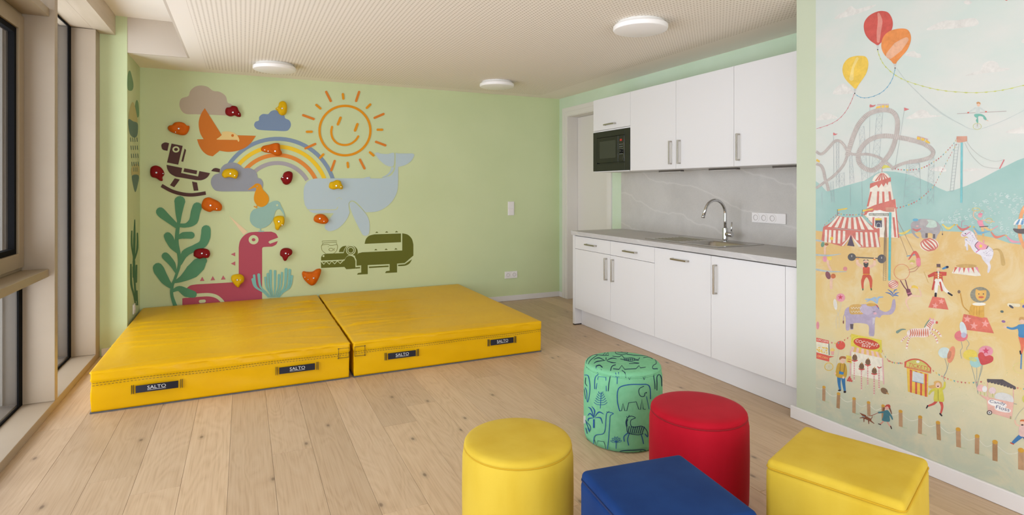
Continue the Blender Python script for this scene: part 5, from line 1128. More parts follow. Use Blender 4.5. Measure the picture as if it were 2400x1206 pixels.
# strong man, pole with ladder
D = Draw(*M4).line((112, 188, 188), [(900, 325), (890, 1095)], 28).ladder((150, 132, 112), (832, 560), (860, 380), (820, 1096), (852, 1096), 30, 3.5)
fig('teal_pole', D, 4)
D = Draw(*M4).line((96, 92, 92), [(500, 832), (770, 846)], 12).ell((100, 98, 98), 465, 830, 46, 43).ell((100, 98, 102), 803, 850, 48, 50).text((176, 174, 172), '1', (458, 830), (470, 830), 22).text((176, 174, 172), '1', (796, 848), (808, 848), 22)
D.vst(SKIN, [(530, 850), (532, 905), (595, 945)], [24, 36, 32]).vst(SKIN, [(722, 850), (720, 910), (660, 945)], [24, 36, 32]).poly((208, 98, 78), [(590, 948), (604, 940), (650, 940), (667, 948), (668, 1028), (592, 1028)]).ell(SKIN, 624, 888, 30, 30).blob((86, 82, 82), [(598, 892), (625, 902), (652, 892), (648, 930), (625, 950), (603, 930)]).blob((86, 82, 82), [(594, 878), (602, 860), (625, 864), (648, 858), (654, 876), (640, 866), (608, 868)]).line((190, 60, 60), [(608, 890), (640, 890)], 6)
D.blob((208, 98, 78), [(595, 1030), (668, 1030), (695, 1080), (697, 1110), (690, 1182), (674, 1182), (662, 1105), (632, 1058), (602, 1110), (598, 1186), (580, 1186), (570, 1105), (580, 1065)]).line((90, 110, 90), [(590, 1185), (590, 1206)], 14).line((90, 110, 90), [(682, 1182), (688, 1206)], 14).line((232, 170, 70), [(592, 1024), (668, 1024)], 7).line((232, 160, 80), [(518, 850), (544, 850)], 14).line((232, 160, 80), [(708, 855), (736, 860)], 14)
fig('strong_man', D, 4)
# balancing acrobats at the left edge
D = Draw(*M4)
for p in ([(66, 640), (180, 655), (300, 640)], [(66, 805), (200, 812), (340, 795)], [(66, 970), (200, 992), (405, 995)]): D.vst((184, 194, 192), p, [22, 18, 6])
D.vst(SKIN, [(178, 700), (160, 720), (162, 790)], 24).vst(SKIN, [(190, 865), (200, 920), (228, 975)], 26).vst(SKIN, [(262, 1065), (234, 1085), (232, 1180)], 32).ell((122, 160, 136), 136, 688, 20, 30, 15).ell((170, 112, 84), 180, 686, 22, 15).ell(PINK, 160, 852, 25, 34).ell((230, 204, 100), 212, 845, 28, 22).ell((140, 92, 100), 196, 1036, 27, 46, -20).ell((204, 120, 82), 255, 1045, 28, 28).ell(YEL, 238, 620, 19).ell((222, 148, 148), 390, 962, 24)
fig('balancing_acrobats', D, 4)
# crowd and garlands on the hills
D = Draw(*M5)
rs = random.Random(3)
for k in range(300):
    x = rs.uniform(470, 1600); y = rs.uniform(110, 440 + max(0, (x - 800) * .28)); r = rs.uniform(8, 19)
    if y < 420 - (x - 470) * .5 or (735 < x < 1180 and y > 250 and k % 2) or rs.random() < .25: continue
    if k % 4 == 0: D.ell((196, 214, 206), x, y, r * .9, r * .6)
    else: D.vst((214, 226, 220), [(x + r * math.cos(a), y + r * .85 * math.sin(a)) for a in [rs.uniform(0, 1) + .8 * q for q in range(7)]], 5, True, False)
for k in range(3): D.vst((206, 222, 216), [(480, 430 + k * 8), (700, 440 + k * 6)], 3)
for k in range(3): D.vst((206, 222, 216), [(1090, 520 + k * 12), (1280, 590 + k * 14)], 2.5)
for c, p in (((226, 204, 116), [(30, 560), (90, 560), (165, 515)]), ((226, 204, 116), [(530, 462), (590, 508), (660, 465)]), ((214, 124, 118), [(688, 470), (750, 520), (835, 485)]), ((132, 178, 202), [(880, 492), (940, 555), (1060, 535)]), ((222, 134, 116), [(1075, 545), (1130, 605), (1230, 580)]), ((226, 160, 176), [(1250, 590), (1310, 650), (1410, 660)]), ((214, 124, 118), [(190, 510), (235, 530), (280, 508)])): D.vst(c, p, [8, 30, 8])
for x, y in ((530, 465), (660, 465), (690, 466), (838, 482), (880, 490), (1243, 588)): D.ell((232, 190, 90), x, y, 9)
fig('crowd', D, 1)['kind'] = 'stuff'
# elephant on the ball
def ball(D, x, y, rx, ry, rot, n=5):
    D.ell(CREAMM, x, y, rx, ry, 0, 28)
    ca, sa = math.cos(math.radians(rot)), math.sin(math.radians(rot))
    for k in range(n):
        f = -.8 + 1.6 * k / (n - 1); q = []
        for t in [-1 + .25 * j for j in range(9)]:
            u = f * math.sqrt(max(0, 1 - t * t)); q.append((x + (u * ca - t * sa) * rx, y + (u * sa + t * ca) * ry))
        D.vst((210, 124, 112), q, [3] + [rx * .22 * (1 - .5 * abs(f))] * 7 + [3], True, False)
D = Draw(*M5); ball(D, 375, 690, 106, 74, -35)
D.blob(GREY, [(172, 505), (165, 465), (188, 432), (250, 405), (320, 398), (400, 405), (460, 430), (500, 480), (498, 540), (470, 580), (450, 625), (412, 622), (412, 568), (360, 560), (356, 615), (296, 613), (282, 560), (255, 525), (222, 512), (205, 520), (212, 560), (240, 594), (266, 610), (240, 616), (198, 582), (176, 540)]).blob((184, 176, 174), [(280, 405), (340, 400), (366, 430), (345, 465), (290, 470), (268, 440)]).blob((194, 212, 198), [(352, 408), (440, 420), (462, 470), (450, 490), (390, 498), (340, 484), (368, 440)]).ell((120, 182, 206), 220, 410, 32, 16).ell((226, 180, 176), 240, 480, 15, 9).vst(GREY, [(498, 470), (522, 510), (525, 565)], 4).ell(DARK, 525, 572, 6, 10).line((120, 110, 110), [(345, 560), (345, 610)], 26).line((120, 110, 110), [(430, 570), (430, 618)], 24)
fig('elephant_on_ball', D, 3)
# horse with acrobat
HW = (226, 221, 226)
D = Draw(*M5).vst((204, 172, 112), [(1090, 748), (1150, 742), (1190, 790), (1212, 905)], [10, 20, 34, 48]).blob(HW, [(732, 588), (742, 560), (780, 528), (830, 528), (875, 556), (905, 615), (935, 650), (1010, 690), (1080, 730), (1102, 780), (1085, 845), (1060, 885), (1072, 940), (1052, 1002), (1032, 998), (1038, 930), (1008, 892), (975, 850), (958, 812), (885, 772), (842, 705), (828, 640), (800, 598), (750, 600)]).vst(HW, [(850, 660), (790, 625), (800, 690), (805, 745)], [30, 26, 22, 20]).vst(HW, [(838, 690), (800, 660), (785, 700)], 18)
D.blob(PINK, [(905, 668), (940, 655), (1000, 680), (1042, 712), (1010, 742), (930, 745), (895, 710)]).star((232, 208, 80), 958, 706, 26).vst((96, 90, 104), [(930, 652), (892, 700), (930, 748)], 7).vst((96, 90, 104), [(1042, 705), (1022, 735)], 9).vst((206, 100, 150), [(905, 775), (945, 745)], 9).vst((206, 100, 150), [(748, 575), (775, 590), (815, 560), (840, 545)], 6).ell(DARK, 785, 565, 9, 6).vst((222, 190, 150), [(880, 520), (905, 570), (915, 620)], [12, 26, 8]).vst((206, 140, 160), [(740, 490), (745, 430), (775, 420)], 5).vst((206, 140, 160), [(800, 520), (810, 480), (770, 475)], 6)
for k in range(34):
    x, y = rs.choice([(860, 600), (1020, 800), (1060, 780), (890, 620)]); D.ell((176, 160, 184), x + rs.uniform(-32, 32), y + rs.uniform(-45, 45), 5, 3.5)
D.vst(SKIN, [(925, 415), (880, 375), (878, 325), (905, 298)], 11).vst(SKIN, [(970, 412), (1050, 420), (1112, 432)], 11).vst((222, 186, 132), [(975, 490), (985, 570), (990, 640)], [36, 24, 18]).vst((222, 186, 132), [(1005, 490), (1055, 525), (1100, 510)], [30, 24, 14]).vst(PINK, [(1095, 512), (1150, 480)], 9).line(PINK, [(990, 640), (992, 668)], 16).blob((228, 150, 166), [(920, 420), (975, 414), (985, 450), (1000, 492), (955, 490), (930, 460)]).vst((90, 84, 90), [(945, 488), (1040, 482)], 9).ell((228, 170, 170), 950, 362, 24, 22).ell((226, 140, 160), 955, 345, 26, 12).ring((228, 204, 110), 905, 292, 44, 17, 6).ring((228, 204, 110), 1050, 418, 37, 27, 6).vst((222, 170, 130), [(950, 330), (975, 300), (990, 320)], 5)
fig('circus_horse', D, 3)
# big wheel at the right
D = Draw(*M5).vst((232, 168, 120), [(1500, 215), (1440, 290), (1405, 400), (1396, 520), (1412, 630), (1470, 740), (1560, 800)], 40, True, False).poly((240, 238, 230), catmull([(1325, 465), (1345, 425), (1390, 400), (1450, 392), (1500, 430), (1510, 468)], 4)).poly((120, 164, 200), [(1348, 463), (1385, 405), (1408, 400), (1380, 463)]).poly((120, 164, 200), [(1408, 463), (1425, 397), (1448, 394), (1440, 463)]).blob((112, 104, 104), [(1325, 508), (1400, 512), (1510, 508), (1490, 560), (1400, 565), (1345, 545)]).line((200, 180, 160), [(1345, 463), (1345, 508)], 4)
fig('big_wheel', D, 4)
# trapeze girl, hoop, ring master
D = Draw(*M5).line((170, 140, 116), [(45, 590), (128, 808)], 4).line((170, 140, 116), [(20, 420), (200, 770)], 4).line((110, 160, 190), [(120, 820), (218, 802)], 10).vst((214, 110, 100), [(145, 855), (205, 775), (235, 800), (258, 860)], [12, 26, 36, 40]).blob((224, 140, 150), [(230, 850), (270, 845), (280, 910), (265, 938), (235, 930)]).ell((204, 188, 110), 185, 880, 32, 20).ell(SKIN, 180, 900, 20, 12).vst((196, 150, 120), [(245, 930), (205, 955), (140, 975)], 9).vst((196, 150, 120), [(255, 940), (215, 985), (150, 1000)], 9).ring((224, 146, 112), 65, 998, 88, 88, 6)
fig('trapeze_acrobat', D, 4)
D = Draw(*M7).vst((128, 78, 92), [(105, -10), (135, 40), (165, 75)], 8).vst((128, 78, 92), [(145, -15), (160, 40), (170, 70)], 8).blob((128, 78, 92), [(150, 62), (180, 58), (188, 80), (202, 112), (172, 122), (158, 95)]).line((220, 140, 160), [(160, 95), (190, 88)], 6).vst(YEL, [(190, 45), (215, 38), (250, 52)], [14, 22, 12]).ell(SKIN, 185, 40, 10, 12).vst(SKIN, [(195, 110), (270, 112), (250, 45)], [16, 12, 8]).vst(SKIN, [(185, 118), (150, 160), (182, 238)], [20, 16, 6])
fig('hanging_acrobat', D, 4)
D = Draw(*M5).poly((112, 90, 92), [(458, 907), (502, 907), (504, 950), (460, 950)]).line((200, 170, 100), [(450, 945), (510, 948)], 7).ell(SKIN, 478, 968, 18, 18).poly((202, 88, 78), [(438, 995), (520, 995), (572, 998), (570, 1040), (525, 1042), (535, 1152), (505, 1142), (478, 1098), (442, 1140), (420, 1130), (428, 1045), (368, 1062), (358, 1036), (420, 1002)]).poly((236, 230, 220), [(470, 990), (490, 990), (484, 1090), (472, 1090)]).poly(DARK, [(458, 990), (478, 1000), (498, 990), (498, 1005), (478, 998), (458, 1006)])
for y in (1020, 1045, 1070): D.line((222, 176, 80), [(440, y), (515, y + 4)], 6)
D.blob((84, 140, 184), [(520, 958), (550, 940), (580, 928), (592, 950), (560, 962), (530, 970)]).ell((60, 60, 80), 580, 942, 16, 14).line((204, 170, 90), [(340, 1055), (365, 1120)], 4).line((204, 170, 90), [(315, 995), (340, 1055)], 4).poly((238, 232, 222), [(440, 1140), (478, 1098), (530, 1150), (590, 1210), (560, 1230), (505, 1170), (478, 1140), (470, 1215), (440, 1215)]).line((90, 140, 184), [(442, 1145), (452, 1210)], 7).line((90, 140, 184), [(530, 1150), (590, 1215)], 7)
D.crop(*M7).vst((238, 232, 222), [(395, -10), (393, 60), (390, 105)], [30, 26, 18]).vst((238, 232, 222), [(425, -10), (455, 50), (498, 92)], [30, 26, 18]).vst((202, 88, 78), [(378, 0), (365, 60)], 16).vst((202, 88, 78), [(425, 5), (440, 70)], 14).vst((60, 56, 60), [(390, 95), (388, 118)], 18).vst((60, 56, 60), [(492, 90), (520, 108)], 14).poly((222, 122, 104), [(365, 118), (460, 132), (493, 225), (330, 207)]).star((234, 164, 152), 385, 192, 28, .2).star((234, 164, 152), 435, 158, 27, .1)
fig('ring_master', D, 4)
D = Draw(*M5).poly(CREAMM, [(668, 940), (912, 945), (962, 1040), (900, 1045), (630, 1012)])
for k in range(6):
    x = 665 + k * 45; D.poly((214, 112, 88) if k % 2 == 0 else (226, 146, 170), [(x, 942), (x + 32, 944), (x + 18 + (k - 2.5) * 14, 1014)])
D.ell((204, 168, 108), 795, 930, 118, 22)
fig('drum_podium', D, 3)
# lion, zebra
D = Draw(*M7).poly((220, 120, 102), [(615, 260), (805, 290), (860, 416), (590, 382)])
for x, y in ((645, 300), (698, 355), (790, 338)): D.star((234, 162, 152), x, y, 34, .1)
D.vst((206, 158, 82), [(670, 250), (615, 200), (598, 140), (590, 95)], 9).ell((130, 108, 92), 578, 80, 12, 14).blob((222, 174, 88), [(685, 182), (770, 184), (780, 240), (776, 288), (720, 280), (662, 262), (662, 225)])
for x in (700, 722, 745): D.line((196, 146, 66), [(x, 200), (x - 3, 270)], 4)
D.ell((238, 232, 216), 740, 180, 55, 13).ell((150, 146, 128), 748, 105, 80, 64).blob((232, 184, 104), [(715, 60), (740, 70), (775, 68), (798, 70), (796, 120), (775, 150), (735, 148), (712, 115)]).ell((214, 112, 88), 757, 124, 22, 8).ell(DARK, 738, 98, 5).ell(DARK, 775, 98, 5)
for a in range(16): D.line((130, 128, 112), [(748 + 62 * math.cos(a * .39), 105 + 50 * math.sin(a * .39)), (748 + 76 * math.cos(a * .39), 105 + 61 * math.sin(a * .39))], 3)
fig('lion', D, 3)
ZR = (214, 120, 94)
D = Draw(*M7).vst((130, 150, 136), [(150, 385), (115, 385), (80, 405)], [4, 14, 24]).blob((236, 220, 208), [(160, 400), (200, 378), (250, 376), (300, 370), (325, 335), (345, 305), (385, 310), (400, 328), (372, 345), (352, 395), (335, 435), (290, 448), (230, 445), (180, 450), (160, 430)])
for p in ([(165, 435), (140, 450), (112, 480)], [(185, 445), (165, 480), (155, 535)], [(340, 380), (395, 395), (432, 438)], [(345, 410), (385, 440), (405, 492)]):
    D.vst((236, 220, 208), p, 15); q = catmull([Vector(v) for v in p], 5)
    for k in range(0, len(q) - 1, 2): D.line(ZR, [q[k], q[k].lerp(q[k + 1], .6)], 14)
for k in range(9): D.vst(ZR, [(182 + k * 18, 382 - k * .6), (190 + k * 17, 415), (178 + k * 19, 442)], [4, 11, 4])
for k in range(4): D.vst(ZR, [(318 + k * 10, 348 - k * 10), (345 + k * 6, 370 - k * 12)], 7)
D.vst((140, 160, 140), [(300, 365), (320, 330), (345, 302)], 9).ell((232, 160, 170), 365, 328, 12, 12).ell((216, 104, 84), 398, 328, 10, 11).ell((236, 170, 180), 345, 300, 8, 10).ell((236, 170, 180), 370, 305, 7, 9)
fig('zebra', D, 3)
# elephant squirting water with beach ball
EL = (184, 170, 190)
D = Draw(*M6); ball(D, 668, 20, 42, 36, 60)
for p in ([(602, 85), (640, 95), (668, 122)], [(622, 60), (655, 85), (670, 115)], [(670, 110), (685, 95), (715, 85)], [(672, 112), (690, 108), (710, 115)], [(668, 90), (680, 68), (700, 62)]): D.vst((98, 128, 182), p, [3, 11, 3])
D.vst(EL, [(283, 245), (266, 280), (264, 320)], 5).ell((130, 80, 80), 264, 325, 5, 14).blob(EL, [(285, 385), (283, 300), (272, 250), (295, 208), (370, 190), (440, 180), (520, 188), (560, 225), (605, 242), (645, 218), (662, 148), (682, 146), (684, 215), (650, 262), (580, 268), (558, 290), (522, 292), (514, 425), (492, 438), (470, 428), (470, 362), (440, 338), (346, 335), (345, 380), (322, 385), (316, 350), (312, 388)]).blob((212, 172, 104), [(318, 192), (400, 183), (430, 225), (425, 258), (370, 262), (318, 256)]).ell((196, 182, 200), 450, 225, 55, 38, 15).ell((212, 170, 92), 490, 185, 40, 13).ell((226, 176, 186), 520, 255, 14, 10).vst(DARK, [(502, 238), (512, 242), (522, 236)], 3).poly((110, 96, 100), [(318, 340), (346, 340), (342, 380), (322, 380)]).poly((206, 198, 206), [(500, 290), (522, 290), (516, 330), (500, 350)])
for k in range(4): D.vst((232, 222, 206), [(325 + k * 22, 205), (335 + k * 22, 218), (345 + k * 22, 205)], 4, False)
for k in range(4): D.vst((232, 222, 206), [(325 + k * 22, 235), (335 + k * 22, 248), (345 + k * 22, 235)], 4, False)
for p in ([(535, 175), (520, 130), (450, 160)], [(535, 175), (500, 145), (440, 140)], [(540, 172), (545, 130), (585, 122)]): D.vst((166, 190, 212), p, [5, 18, 6])
D.vst((90, 130, 190), [(535, 190), (550, 215)], 8).vst((206, 80, 80), [(528, 185), (545, 205)], 6)
fig('elephant', D, 3)
fig('balloon', Draw(*M6).vst((210, 205, 190), [(245, 160), (240, 220), (205, 300), (210, 380)], 3, True, False).ell((232, 160, 170), 242, 127, 36, 34).star((210, 82, 108), 240, 124, 22), 3)
fig('balloon', Draw(*M6).vst((210, 205, 190), [(210, 235), (228, 280), (230, 370)], 3, True, False).ell((232, 226, 214), 199, 182, 15, 45, -8), 4)
fig('balloon', Draw(*M6).ell((228, 150, 160), 57, 352, 12, 32), 3)
fig('balloon', Draw(*M6).vst((208, 196, 180), [(232, 548), (215, 620), (205, 690)], 3, True, False).ell((222, 98, 82), 241, 512, 38, 36), 3)
# popcorn cart
D = Draw(*M6).poly((234, 226, 200), [(46, 480), (146, 500), (146, 590), (46, 570)]).poly((222, 100, 86), [(46, 450), (147, 474), (147, 500), (46, 482)]).poly((222, 100, 86), [(46, 568), (150, 598), (150, 645), (46, 618)]).text((244, 232, 220), 'OPCORN', (50, 474), (138, 492), 16).text((240, 190, 120), 'OPCORN', (50, 606), (136, 626), 18).line((70, 90, 116), [(146, 498), (150, 590)], 6).poly((222, 100, 86), [(150, 598), (192, 602), (150, 614)]).ring((232, 196, 92), 147, 685, 34, 31, 6)
for k in range(26): D.ell((236, 198, 96), rs.uniform(50, 140), rs.uniform(525, 575), 6, 5)
for a in range(6): D.line((206, 200, 170), [(147, 685), (147 + 32 * math.cos(a * 1.05), 685 + 30 * math.sin(a * 1.05))], 2)
D.blob((236, 200, 120), [(155, 550), (175, 533), (195, 550), (185, 560), (165, 560)]).poly((232, 170, 160), [(162, 560), (190, 560), (186, 590), (168, 590)])
fig('popcorn_cart', D, 3)
# coconut shy
D = Draw(*M6).poly((236, 228, 208), [(328, 555), (575, 610), (584, 800), (330, 745)]).poly((226, 206, 84), [(327, 418), (573, 470), (576, 575), (325, 518)]).ell((204, 84, 66), 452, 500, 108, 42, 12, 32).text((246, 238, 224), 'COCONUT', (360, 486), (544, 526), 24).text((246, 238, 224), 'SHY', (410, 521), (486, 537), 20).vst((196, 190, 80), [(335, 480), (345, 450), (380, 440)], 6).vst((196, 190, 80), [(545, 560), (562, 540), (560, 500)], 6)
for k in range(12):
    a = Vector((335, 522)).lerp(Vector((562, 570)), k / 12); b = Vector((335, 522)).lerp(Vector((562, 570)), (k + 1) / 12); c = Vector((320, 560)).lerp(Vector((582, 616)), (k + 1) / 12); e = Vector((320, 560)).lerp(Vector((582, 616)), k / 12)
    D.poly((232, 190, 112) if k % 2 else (236, 196, 184), [a, b, c, e])
D.line((232, 178, 178), [(322, 560), (320, 765)], 9).line((232, 178, 178), [(580, 614), (590, 828)], 9).poly((232, 206, 96), [(287, 592), (330, 600), (332, 658), (289, 650)]).line((206, 90, 80), [(296, 622), (324, 628)], 4).line((206, 90, 80), [(298, 640), (324, 645)], 8)
for x, y0, y1 in ((352, 640, 788), (410, 705, 862), (461, 680, 832), (512, 745, 905), (552, 695, 855)):
    y = y0
    while y < y1: D.line((216, 100, 104), [(x, y), (x, y + 7)], 9).line((240, 232, 224), [(x, y + 7), (x, y + 14)], 9); y += 14
for x, y in ((356, 612), (411, 682), (462, 647), (514, 720)): D.vst((206, 96, 92), [(x - 20, y + 20), (x, y + 28), (x + 20, y + 22)], 10).blob((128, 98, 76), [(x - 20, y + 8), (x - 14, y - 18), (x + 4, y - 28), (x + 18, y - 10), (x + 18, y + 14), (x, y + 24)]).vst((204, 160, 100), [(x + 2, y - 24), (x + 2, y - 36)], [10, 2])
D.vst((190, 84, 84), [(540, 686), (555, 693), (570, 688)], 8).ell((134, 106, 80), 594, 880, 32, 22, 38).vst((204, 160, 100), [(612, 895), (628, 905)], 8)
for x, y in ((300, 795), (315, 798), (330, 800), (307, 782), (322, 785), (314, 770)): D.ell((206, 92, 84), x, y, 8)
D.bunting([(160, 485), (220, 490), (290, 455), (330, 425)], BUNT, 24, 14).bunting([(575, 545), (610, 610), (660, 645), (755, 655)], BUNT, 24, 14)
fig('coconut_stall', D, 3)
D = Draw(*M6).vst((66, 126, 176), [(230, 770), (230, 820), (238, 872)], [34, 24, 16]).vst((66, 126, 176), [(262, 772), (268, 830), (276, 882)], [34, 24, 16]).blob((202, 162, 66), [(218, 662), (250, 656), (280, 662), (294, 720), (285, 770), (250, 776), (214, 768), (200, 740)]).ell(SKIN, 258, 632, 22, 28).blob((174, 112, 74), [(232, 612), (250, 600), (282, 604), (282, 622), (255, 618), (234, 630)]).poly((72, 132, 182), [(230, 720), (268, 730), (264, 750), (228, 744)]).line((120, 84, 60), [(240, 662), (236, 722)], 4).line((120, 84, 60), [(276, 664), (268, 730)], 4).ell((60, 46, 44), 233, 876, 13, 6).ell((60, 46, 44), 276, 888, 11, 9).ell(SKIN, 264, 772, 9, 10).ell(SKIN, 198, 738, 8, 9)
fig('man_with_balloon', D, 3)
# fence, girl with dog
FN, FT = (188, 150, 112), (216, 164, 66)
D = Draw(*M8)
posts = [(585, 25, 583, 152, 28), (718, 85, 713, 218, 30), (858, 130, 857, 262, 30), (990, 165, 993, 282, 30), (1122, 195, 1125, 335, 30), (1280, 245, 1282, 386, 34), (1458, 297, 1455, 450, 35), (1620, 347, 1628, 506, 37), (1803, 408, 1807, 572, 42), (1975, 470, 1973, 632, 40), (2137, 523, 2137, 696, 46), (2373, 598, 2373, 776, 52)]
for k, (a, b) in enumerate(zip(posts, posts[1:])):
    m_ = ((a[0] + b[0]) / 2, (a[1] + b[1]) / 2 + 48 + k * 2); D.vst((228, 226, 206), [(a[0] + 12, a[1] + 28), m_, (b[0] - 12, b[1] + 18)], 6, True, False)
D.vst((228, 226, 206), [(515, 30), (550, 42), (575, 38)], 6, True, False)
for k, (x, y, x2, y2, w) in enumerate(posts):
    c = [(190, 152, 116), (178, 140, 102), (196, 158, 120)][k % 3]; D.poly(c, [(x - w / 2, y + 6), (x + w / 2, y + 12), (x2 + w / 2, y2 + 4), (x2 - w / 2, y2 - 6)]).ell(FT, x, y, w * .56, w * .42, 18)
    if k % 3 != 1:
        for j in range(4): gx = x2 + w * (.7 + .28 * j); D.vst((172, 196, 146), [(gx, y2 + 8 + j * 3), (gx + 5 * (j - 2), y2 - 8 + j * 4)], [4, 1])
fig('rope_fence', D, 2)
D = Draw(*M8).vst((224, 160, 140), [(1130, 322), (1115, 345), (1095, 360)], 12).vst((224, 170, 150), [(1155, 330), (1172, 362), (1192, 385)], 12).vst((60, 44, 44), [(1080, 358), (1100, 366)], 8).vst((60, 44, 44), [(1190, 380), (1198, 402)], 9).blob((76, 128, 138), [(1130, 242), (1170, 238), (1180, 290), (1182, 335), (1145, 338), (1112, 325), (1122, 290)]).vst((76, 128, 138), [(1140, 250), (1080, 256)], 16).vst((76, 128, 138), [(1168, 252), (1195, 290), (1206, 316)], [20, 16, 12]).vst((126, 84, 68), [(1180, 215), (1192, 245), (1200, 272)], [14, 12, 4]).vst((140, 92, 70), [(1130, 215), (1125, 235)], 16).ell((228, 176, 160), 1155, 214, 18, 18).blob((196, 78, 68), [(1138, 208), (1150, 186), (1180, 184), (1188, 206), (1178, 216), (1160, 200)]).vst((172, 92, 80), [(975, 287), (1020, 282), (1080, 256)], 5, True, False)
DG = (140, 84, 60)
D.vst(DG, [(950, 296), (985, 312), (1005, 322)], [30, 26, 22]).poly(DG, [(906, 256), (968, 280), (965, 292), (935, 288)]).vst(DG, [(1005, 318), (1022, 300), (1020, 280)], [8, 6, 3]).vst(DG, [(1000, 325), (1040, 355)], [14, 6]).vst(DG, [(990, 325), (992, 358)], [12, 6]).vst(DG, [(948, 305), (948, 340)], [12, 6]).vst(DG, [(940, 300), (910, 305)], [12, 5]).line((140, 180, 200), [(932, 288), (955, 298)], 6)
fig('girl_with_dog', D, 3)
# ticket booth
TRd = (208, 96, 78)
D = Draw(*M7).poly((232, 192, 84), [(155, 692), (330, 742), (325, 930), (165, 886)])
for x in (180, 222, 262, 300): D.poly(TRd, [(x, 700 + (x - 155) * .28), (x + 19, 705 + (x - 155) * .28), (x + 17, 893 + (x - 170) * .28), (x + 2, 889 + (x - 170) * .28)])
D.poly((212, 216, 214), [(204, 720), (294, 745), (292, 822), (200, 800)]).line((110, 160, 190), [(200, 800), (292, 822)], 5).poly(TRd, catmull([(137, 645), (190, 622), (250, 622), (310, 650), (353, 695)], 4) + [(352, 740), (250, 715), (137, 690)]).poly((208, 198, 110), catmull([(155, 648), (200, 632), (250, 632), (305, 660), (342, 698)], 4) + [(342, 722), (250, 702), (150, 680)]).ell((240, 236, 224), 246, 645, 14, 10).text(TRd, 'TICKETS', (166, 682), (328, 714), 30)
for k in range(22): f = k / 21; D.ell((236, 210, 130), 150 + 195 * f, 684 + 46 * f, 3)
fig('ticket_booth', D, 3)
D = Draw(*M7).bunting([(0, 630), (50, 648), (135, 652)], BUNT, 24, 14)
fig('bunting', D, 3)
D = Draw(*M7).bunting([(362, 708), (440, 758), (540, 795), (660, 810), (790, 798)], BUNT, 25, 15)
fig('bunting', D, 3)
D = Draw(*M7).bunting([(1040, 850), (1110, 860), (1200, 850)], BUNT, 25, 15)
fig('bunting', D, 3)
D = Draw(*M7).vst((150, 160, 156), [(463, 620), (482, 700), (452, 770), (468, 815)], 3.5, True, False).vst((150, 160, 156), [(495, 655), (478, 720), (455, 765)], 3, True, False).ell((206, 220, 214), 460, 572, 50, 44).ell((228, 150, 116), 515, 587, 28, 70, 14).ell((196, 134, 104), 500, 590, 16, 34, 14)
D.vst((208, 94, 84), [(400, 955), (375, 983), (325, 1003)], [24, 20, 12]).vst((208, 94, 84), [(428, 962), (442, 1010), (428, 1070)], [28, 20, 12]).vst((54, 50, 56), [(325, 1000), (316, 1018)], 11).vst((54, 50, 56), [(424, 1064), (438, 1080)], 12).blob((216, 172, 104), [(345, 860), (332, 840), (375, 830), (375, 808), (405, 798), (435, 812), (440, 850), (425, 868), (385, 862)]).blob((212, 202, 84), [(385, 860), (432, 858), (450, 900), (456, 964), (415, 966), (375, 960), (378, 900)]).vst((212, 202, 84), [(385, 868), (355, 880), (338, 905)], [22, 20, 14]).vst((212, 202, 84), [(436, 868), (458, 850), (463, 812)], [22, 20, 14]).ell(SKIN, 408, 836, 20, 23).ell((90, 50, 50), 408, 843, 7, 5).line((120, 116, 60), [(408, 868), (410, 958)], 3)
fig('running_girl', D, 4)
# balloon cluster and candy floss cart
D = Draw(*M7)
for p in ([(668, 640), (700, 760), (733, 900)], [(722, 690), (722, 800), (728, 890)], [(760, 670), (740, 780), (722, 850)], [(595, 482), (605, 530), (588, 560), (600, 620)], [(635, 462), (660, 500), (640, 540), (668, 590)], [(770, 660), (760, 720), (735, 790)]): D.vst((150, 166, 164), p, 3.5, True, False)
D.ell((226, 128, 132), 595, 437, 54, 44).ell((212, 222, 222), 612, 382, 26, 62, -14).ell((194, 190, 208), 616, 430, 22, 22).ell((230, 156, 170), 795, 560, 58, 44).star((212, 84, 110), 795, 557, 30).ell((232, 208, 96), 668, 590, 58, 44).ell((168, 206, 200), 715, 650, 50, 42).ell((200, 206, 140), 690, 625, 34, 16, 20).blob((206, 86, 86), [(732, 590), (748, 570), (772, 572), (790, 600), (825, 592), (853, 608), (850, 640), (815, 660), (762, 670), (740, 630)])
fig('balloon_bunch', D, 4)
D = Draw(*M7).line((232, 176, 170), [(808, 790), (810, 930)], 6).line((232, 176, 170), [(1016, 848), (1018, 975)], 6).ell((232, 184, 176), 752, 858, 30, 30).ell((228, 226, 220), 785, 865, 20, 26).ell((232, 206, 206), 848, 878, 28, 28)
for x, y in ((752, 885), (782, 890), (848, 900)): D.line((196, 200, 130), [(x, y), (x + 2, y + 28)], 6)
D.blob((218, 217, 212), [(872, 945), (874, 905), (930, 894), (1005, 922), (1014, 975), (940, 965)]).poly((233, 184, 168), [(735, 905), (800, 928), (1020, 975), (1003, 1108), (812, 1052), (802, 955)]).poly((98, 90, 92), [(803, 784), (930, 787), (1036, 846), (1034, 858), (1000, 850), (900, 815), (805, 802)])
for k in range(9): D.ell((98, 90, 92), 818 + k * 26, 803 + k * 6 + max(0, k - 4) * 2, 13, 10)
D.blob((240, 236, 230), [(815, 960), (850, 950), (955, 985), (950, 1012), (880, 1008), (820, 985)]).blob((240, 236, 230), [(870, 1005), (900, 1000), (990, 1030), (985, 1055), (920, 1048), (872, 1030)]).text((64, 76, 116), 'Candy', (822, 980), (950, 1004), 30).text((64, 76, 116), 'Floss', (874, 1022), (984, 1048), 28).ring((76, 76, 84), 824, 1056, 19, 16, 6).ell((226, 226, 222), 824, 1056, 13, 11).ell((76, 76, 84), 824, 1056, 5).line((170, 170, 130), [(994, 1085), (994, 1108)], 11).line((170, 166, 150), [(1020, 983), (1046, 988)], 7)
fig('candy_floss_cart', D, 4)
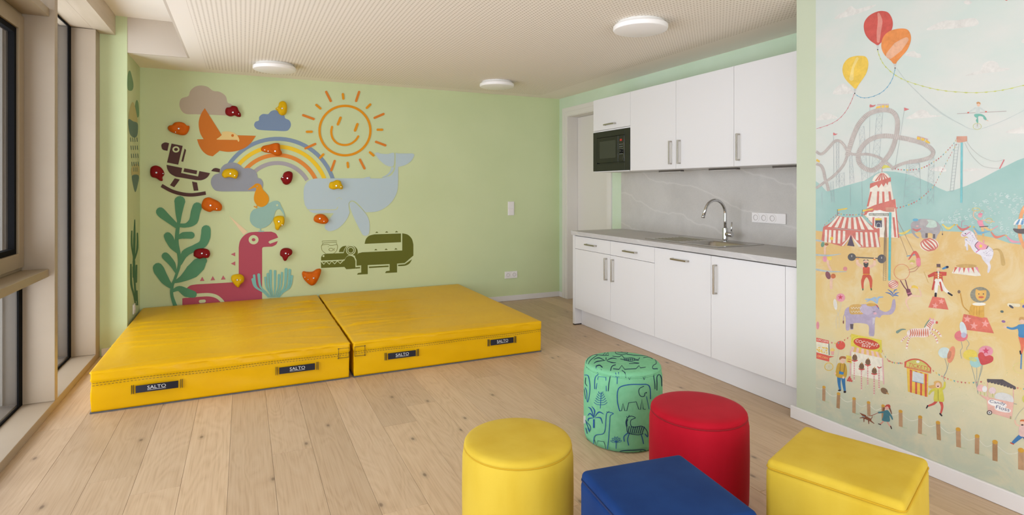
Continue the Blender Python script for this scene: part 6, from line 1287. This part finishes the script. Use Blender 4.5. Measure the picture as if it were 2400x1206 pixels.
# juggler and runner at the right
D = Draw(*M7).ring((226, 212, 140), 1092, 695, 76, 44, 5).vst((96, 140, 186), [(1086, 470), (1082, 600), (1078, 700)], 11).vst((222, 120, 92), [(1080, 450), (1090, 520), (1082, 575)], [44, 26, 14]).vst((222, 120, 92), [(1110, 450), (1128, 520)], [36, 22]).blob((80, 138, 182), [(1050, 352), (1100, 342), (1150, 350), (1145, 440), (1065, 446), (1058, 400)]).vst((80, 138, 182), [(1065, 362), (1010, 378), (968, 368)], [26, 18, 14]).ell(SKIN, 950, 364, 13, 10).ell(SKIN, 1088, 312, 22, 28).blob((206, 162, 104), [(1062, 298), (1075, 284), (1112, 288), (1115, 310), (1085, 304), (1066, 312)]).vst((50, 48, 54), [(1072, 560), (1076, 582)], 12)
fig('juggler', D, 4)
for bc, bx, by, rx, ry, ro in (((150, 110, 160), 937, 320, 16, 10, 10), ((100, 116, 110), 925, 240, 14, 10, 10), ((110, 120, 180), 1098, 198, 9, 12, 0)): fig('juggling_ball', Draw(*M7).ell(bc, bx, by, rx, ry, ro), 5)
fig('sand_patch', Draw(*M7).vst((234, 222, 190), [(980, 185), (1060, 190)], 26).ell((90, 92, 100), 1000, 200, 22, 9, 35), 4)
fig('yellow_tent', Draw(*M7).poly((238, 210, 110), [(1065, 165), (1130, 110), (1130, 180)]), 4)
D = Draw(*M7).ell((212, 206, 110), 1112, 945, 24, 32).vst((176, 178, 168), [(1108, 1010), (1060, 1060), (1030, 1112)], 3, True, False).vst(SKIN, [(1030, 1120), (1040, 1150), (1075, 1165)], 14).ell(SKIN, 1092, 1135, 22, 24).blob((214, 120, 76), [(1070, 1125), (1082, 1112), (1118, 1115), (1120, 1130), (1095, 1126)])
D.crop(*M8).vst((74, 128, 180), [(2385, 460), (2345, 490), (2300, 530)], [44, 38, 26]).vst((74, 100, 150), [(2400, 460), (2430, 520), (2440, 560)], [40, 34, 26]).blob((232, 196, 186), [(2360, 380), (2400, 370), (2450, 380), (2450, 470), (2360, 465)]).ell((60, 46, 44), 2385, 368, 12, 6).vst((206, 90, 70), [(2278, 530), (2305, 542)], 10)
fig('running_boy', D, 4)
# meadow specks
D = Draw(*M7)
for k in range(120):
    x, y = rs.uniform(-180, 1150), rs.uniform(520, 1000); c = rs.choice([(168, 194, 150), (238, 236, 222), (180, 200, 160)]); D.ell(c, x, y + (x * .1), rs.uniform(1.5, 3.5), rs.uniform(1.5, 3), 0, 7)
fig('meadow_specks', D, 0)['kind'] = 'stuff'
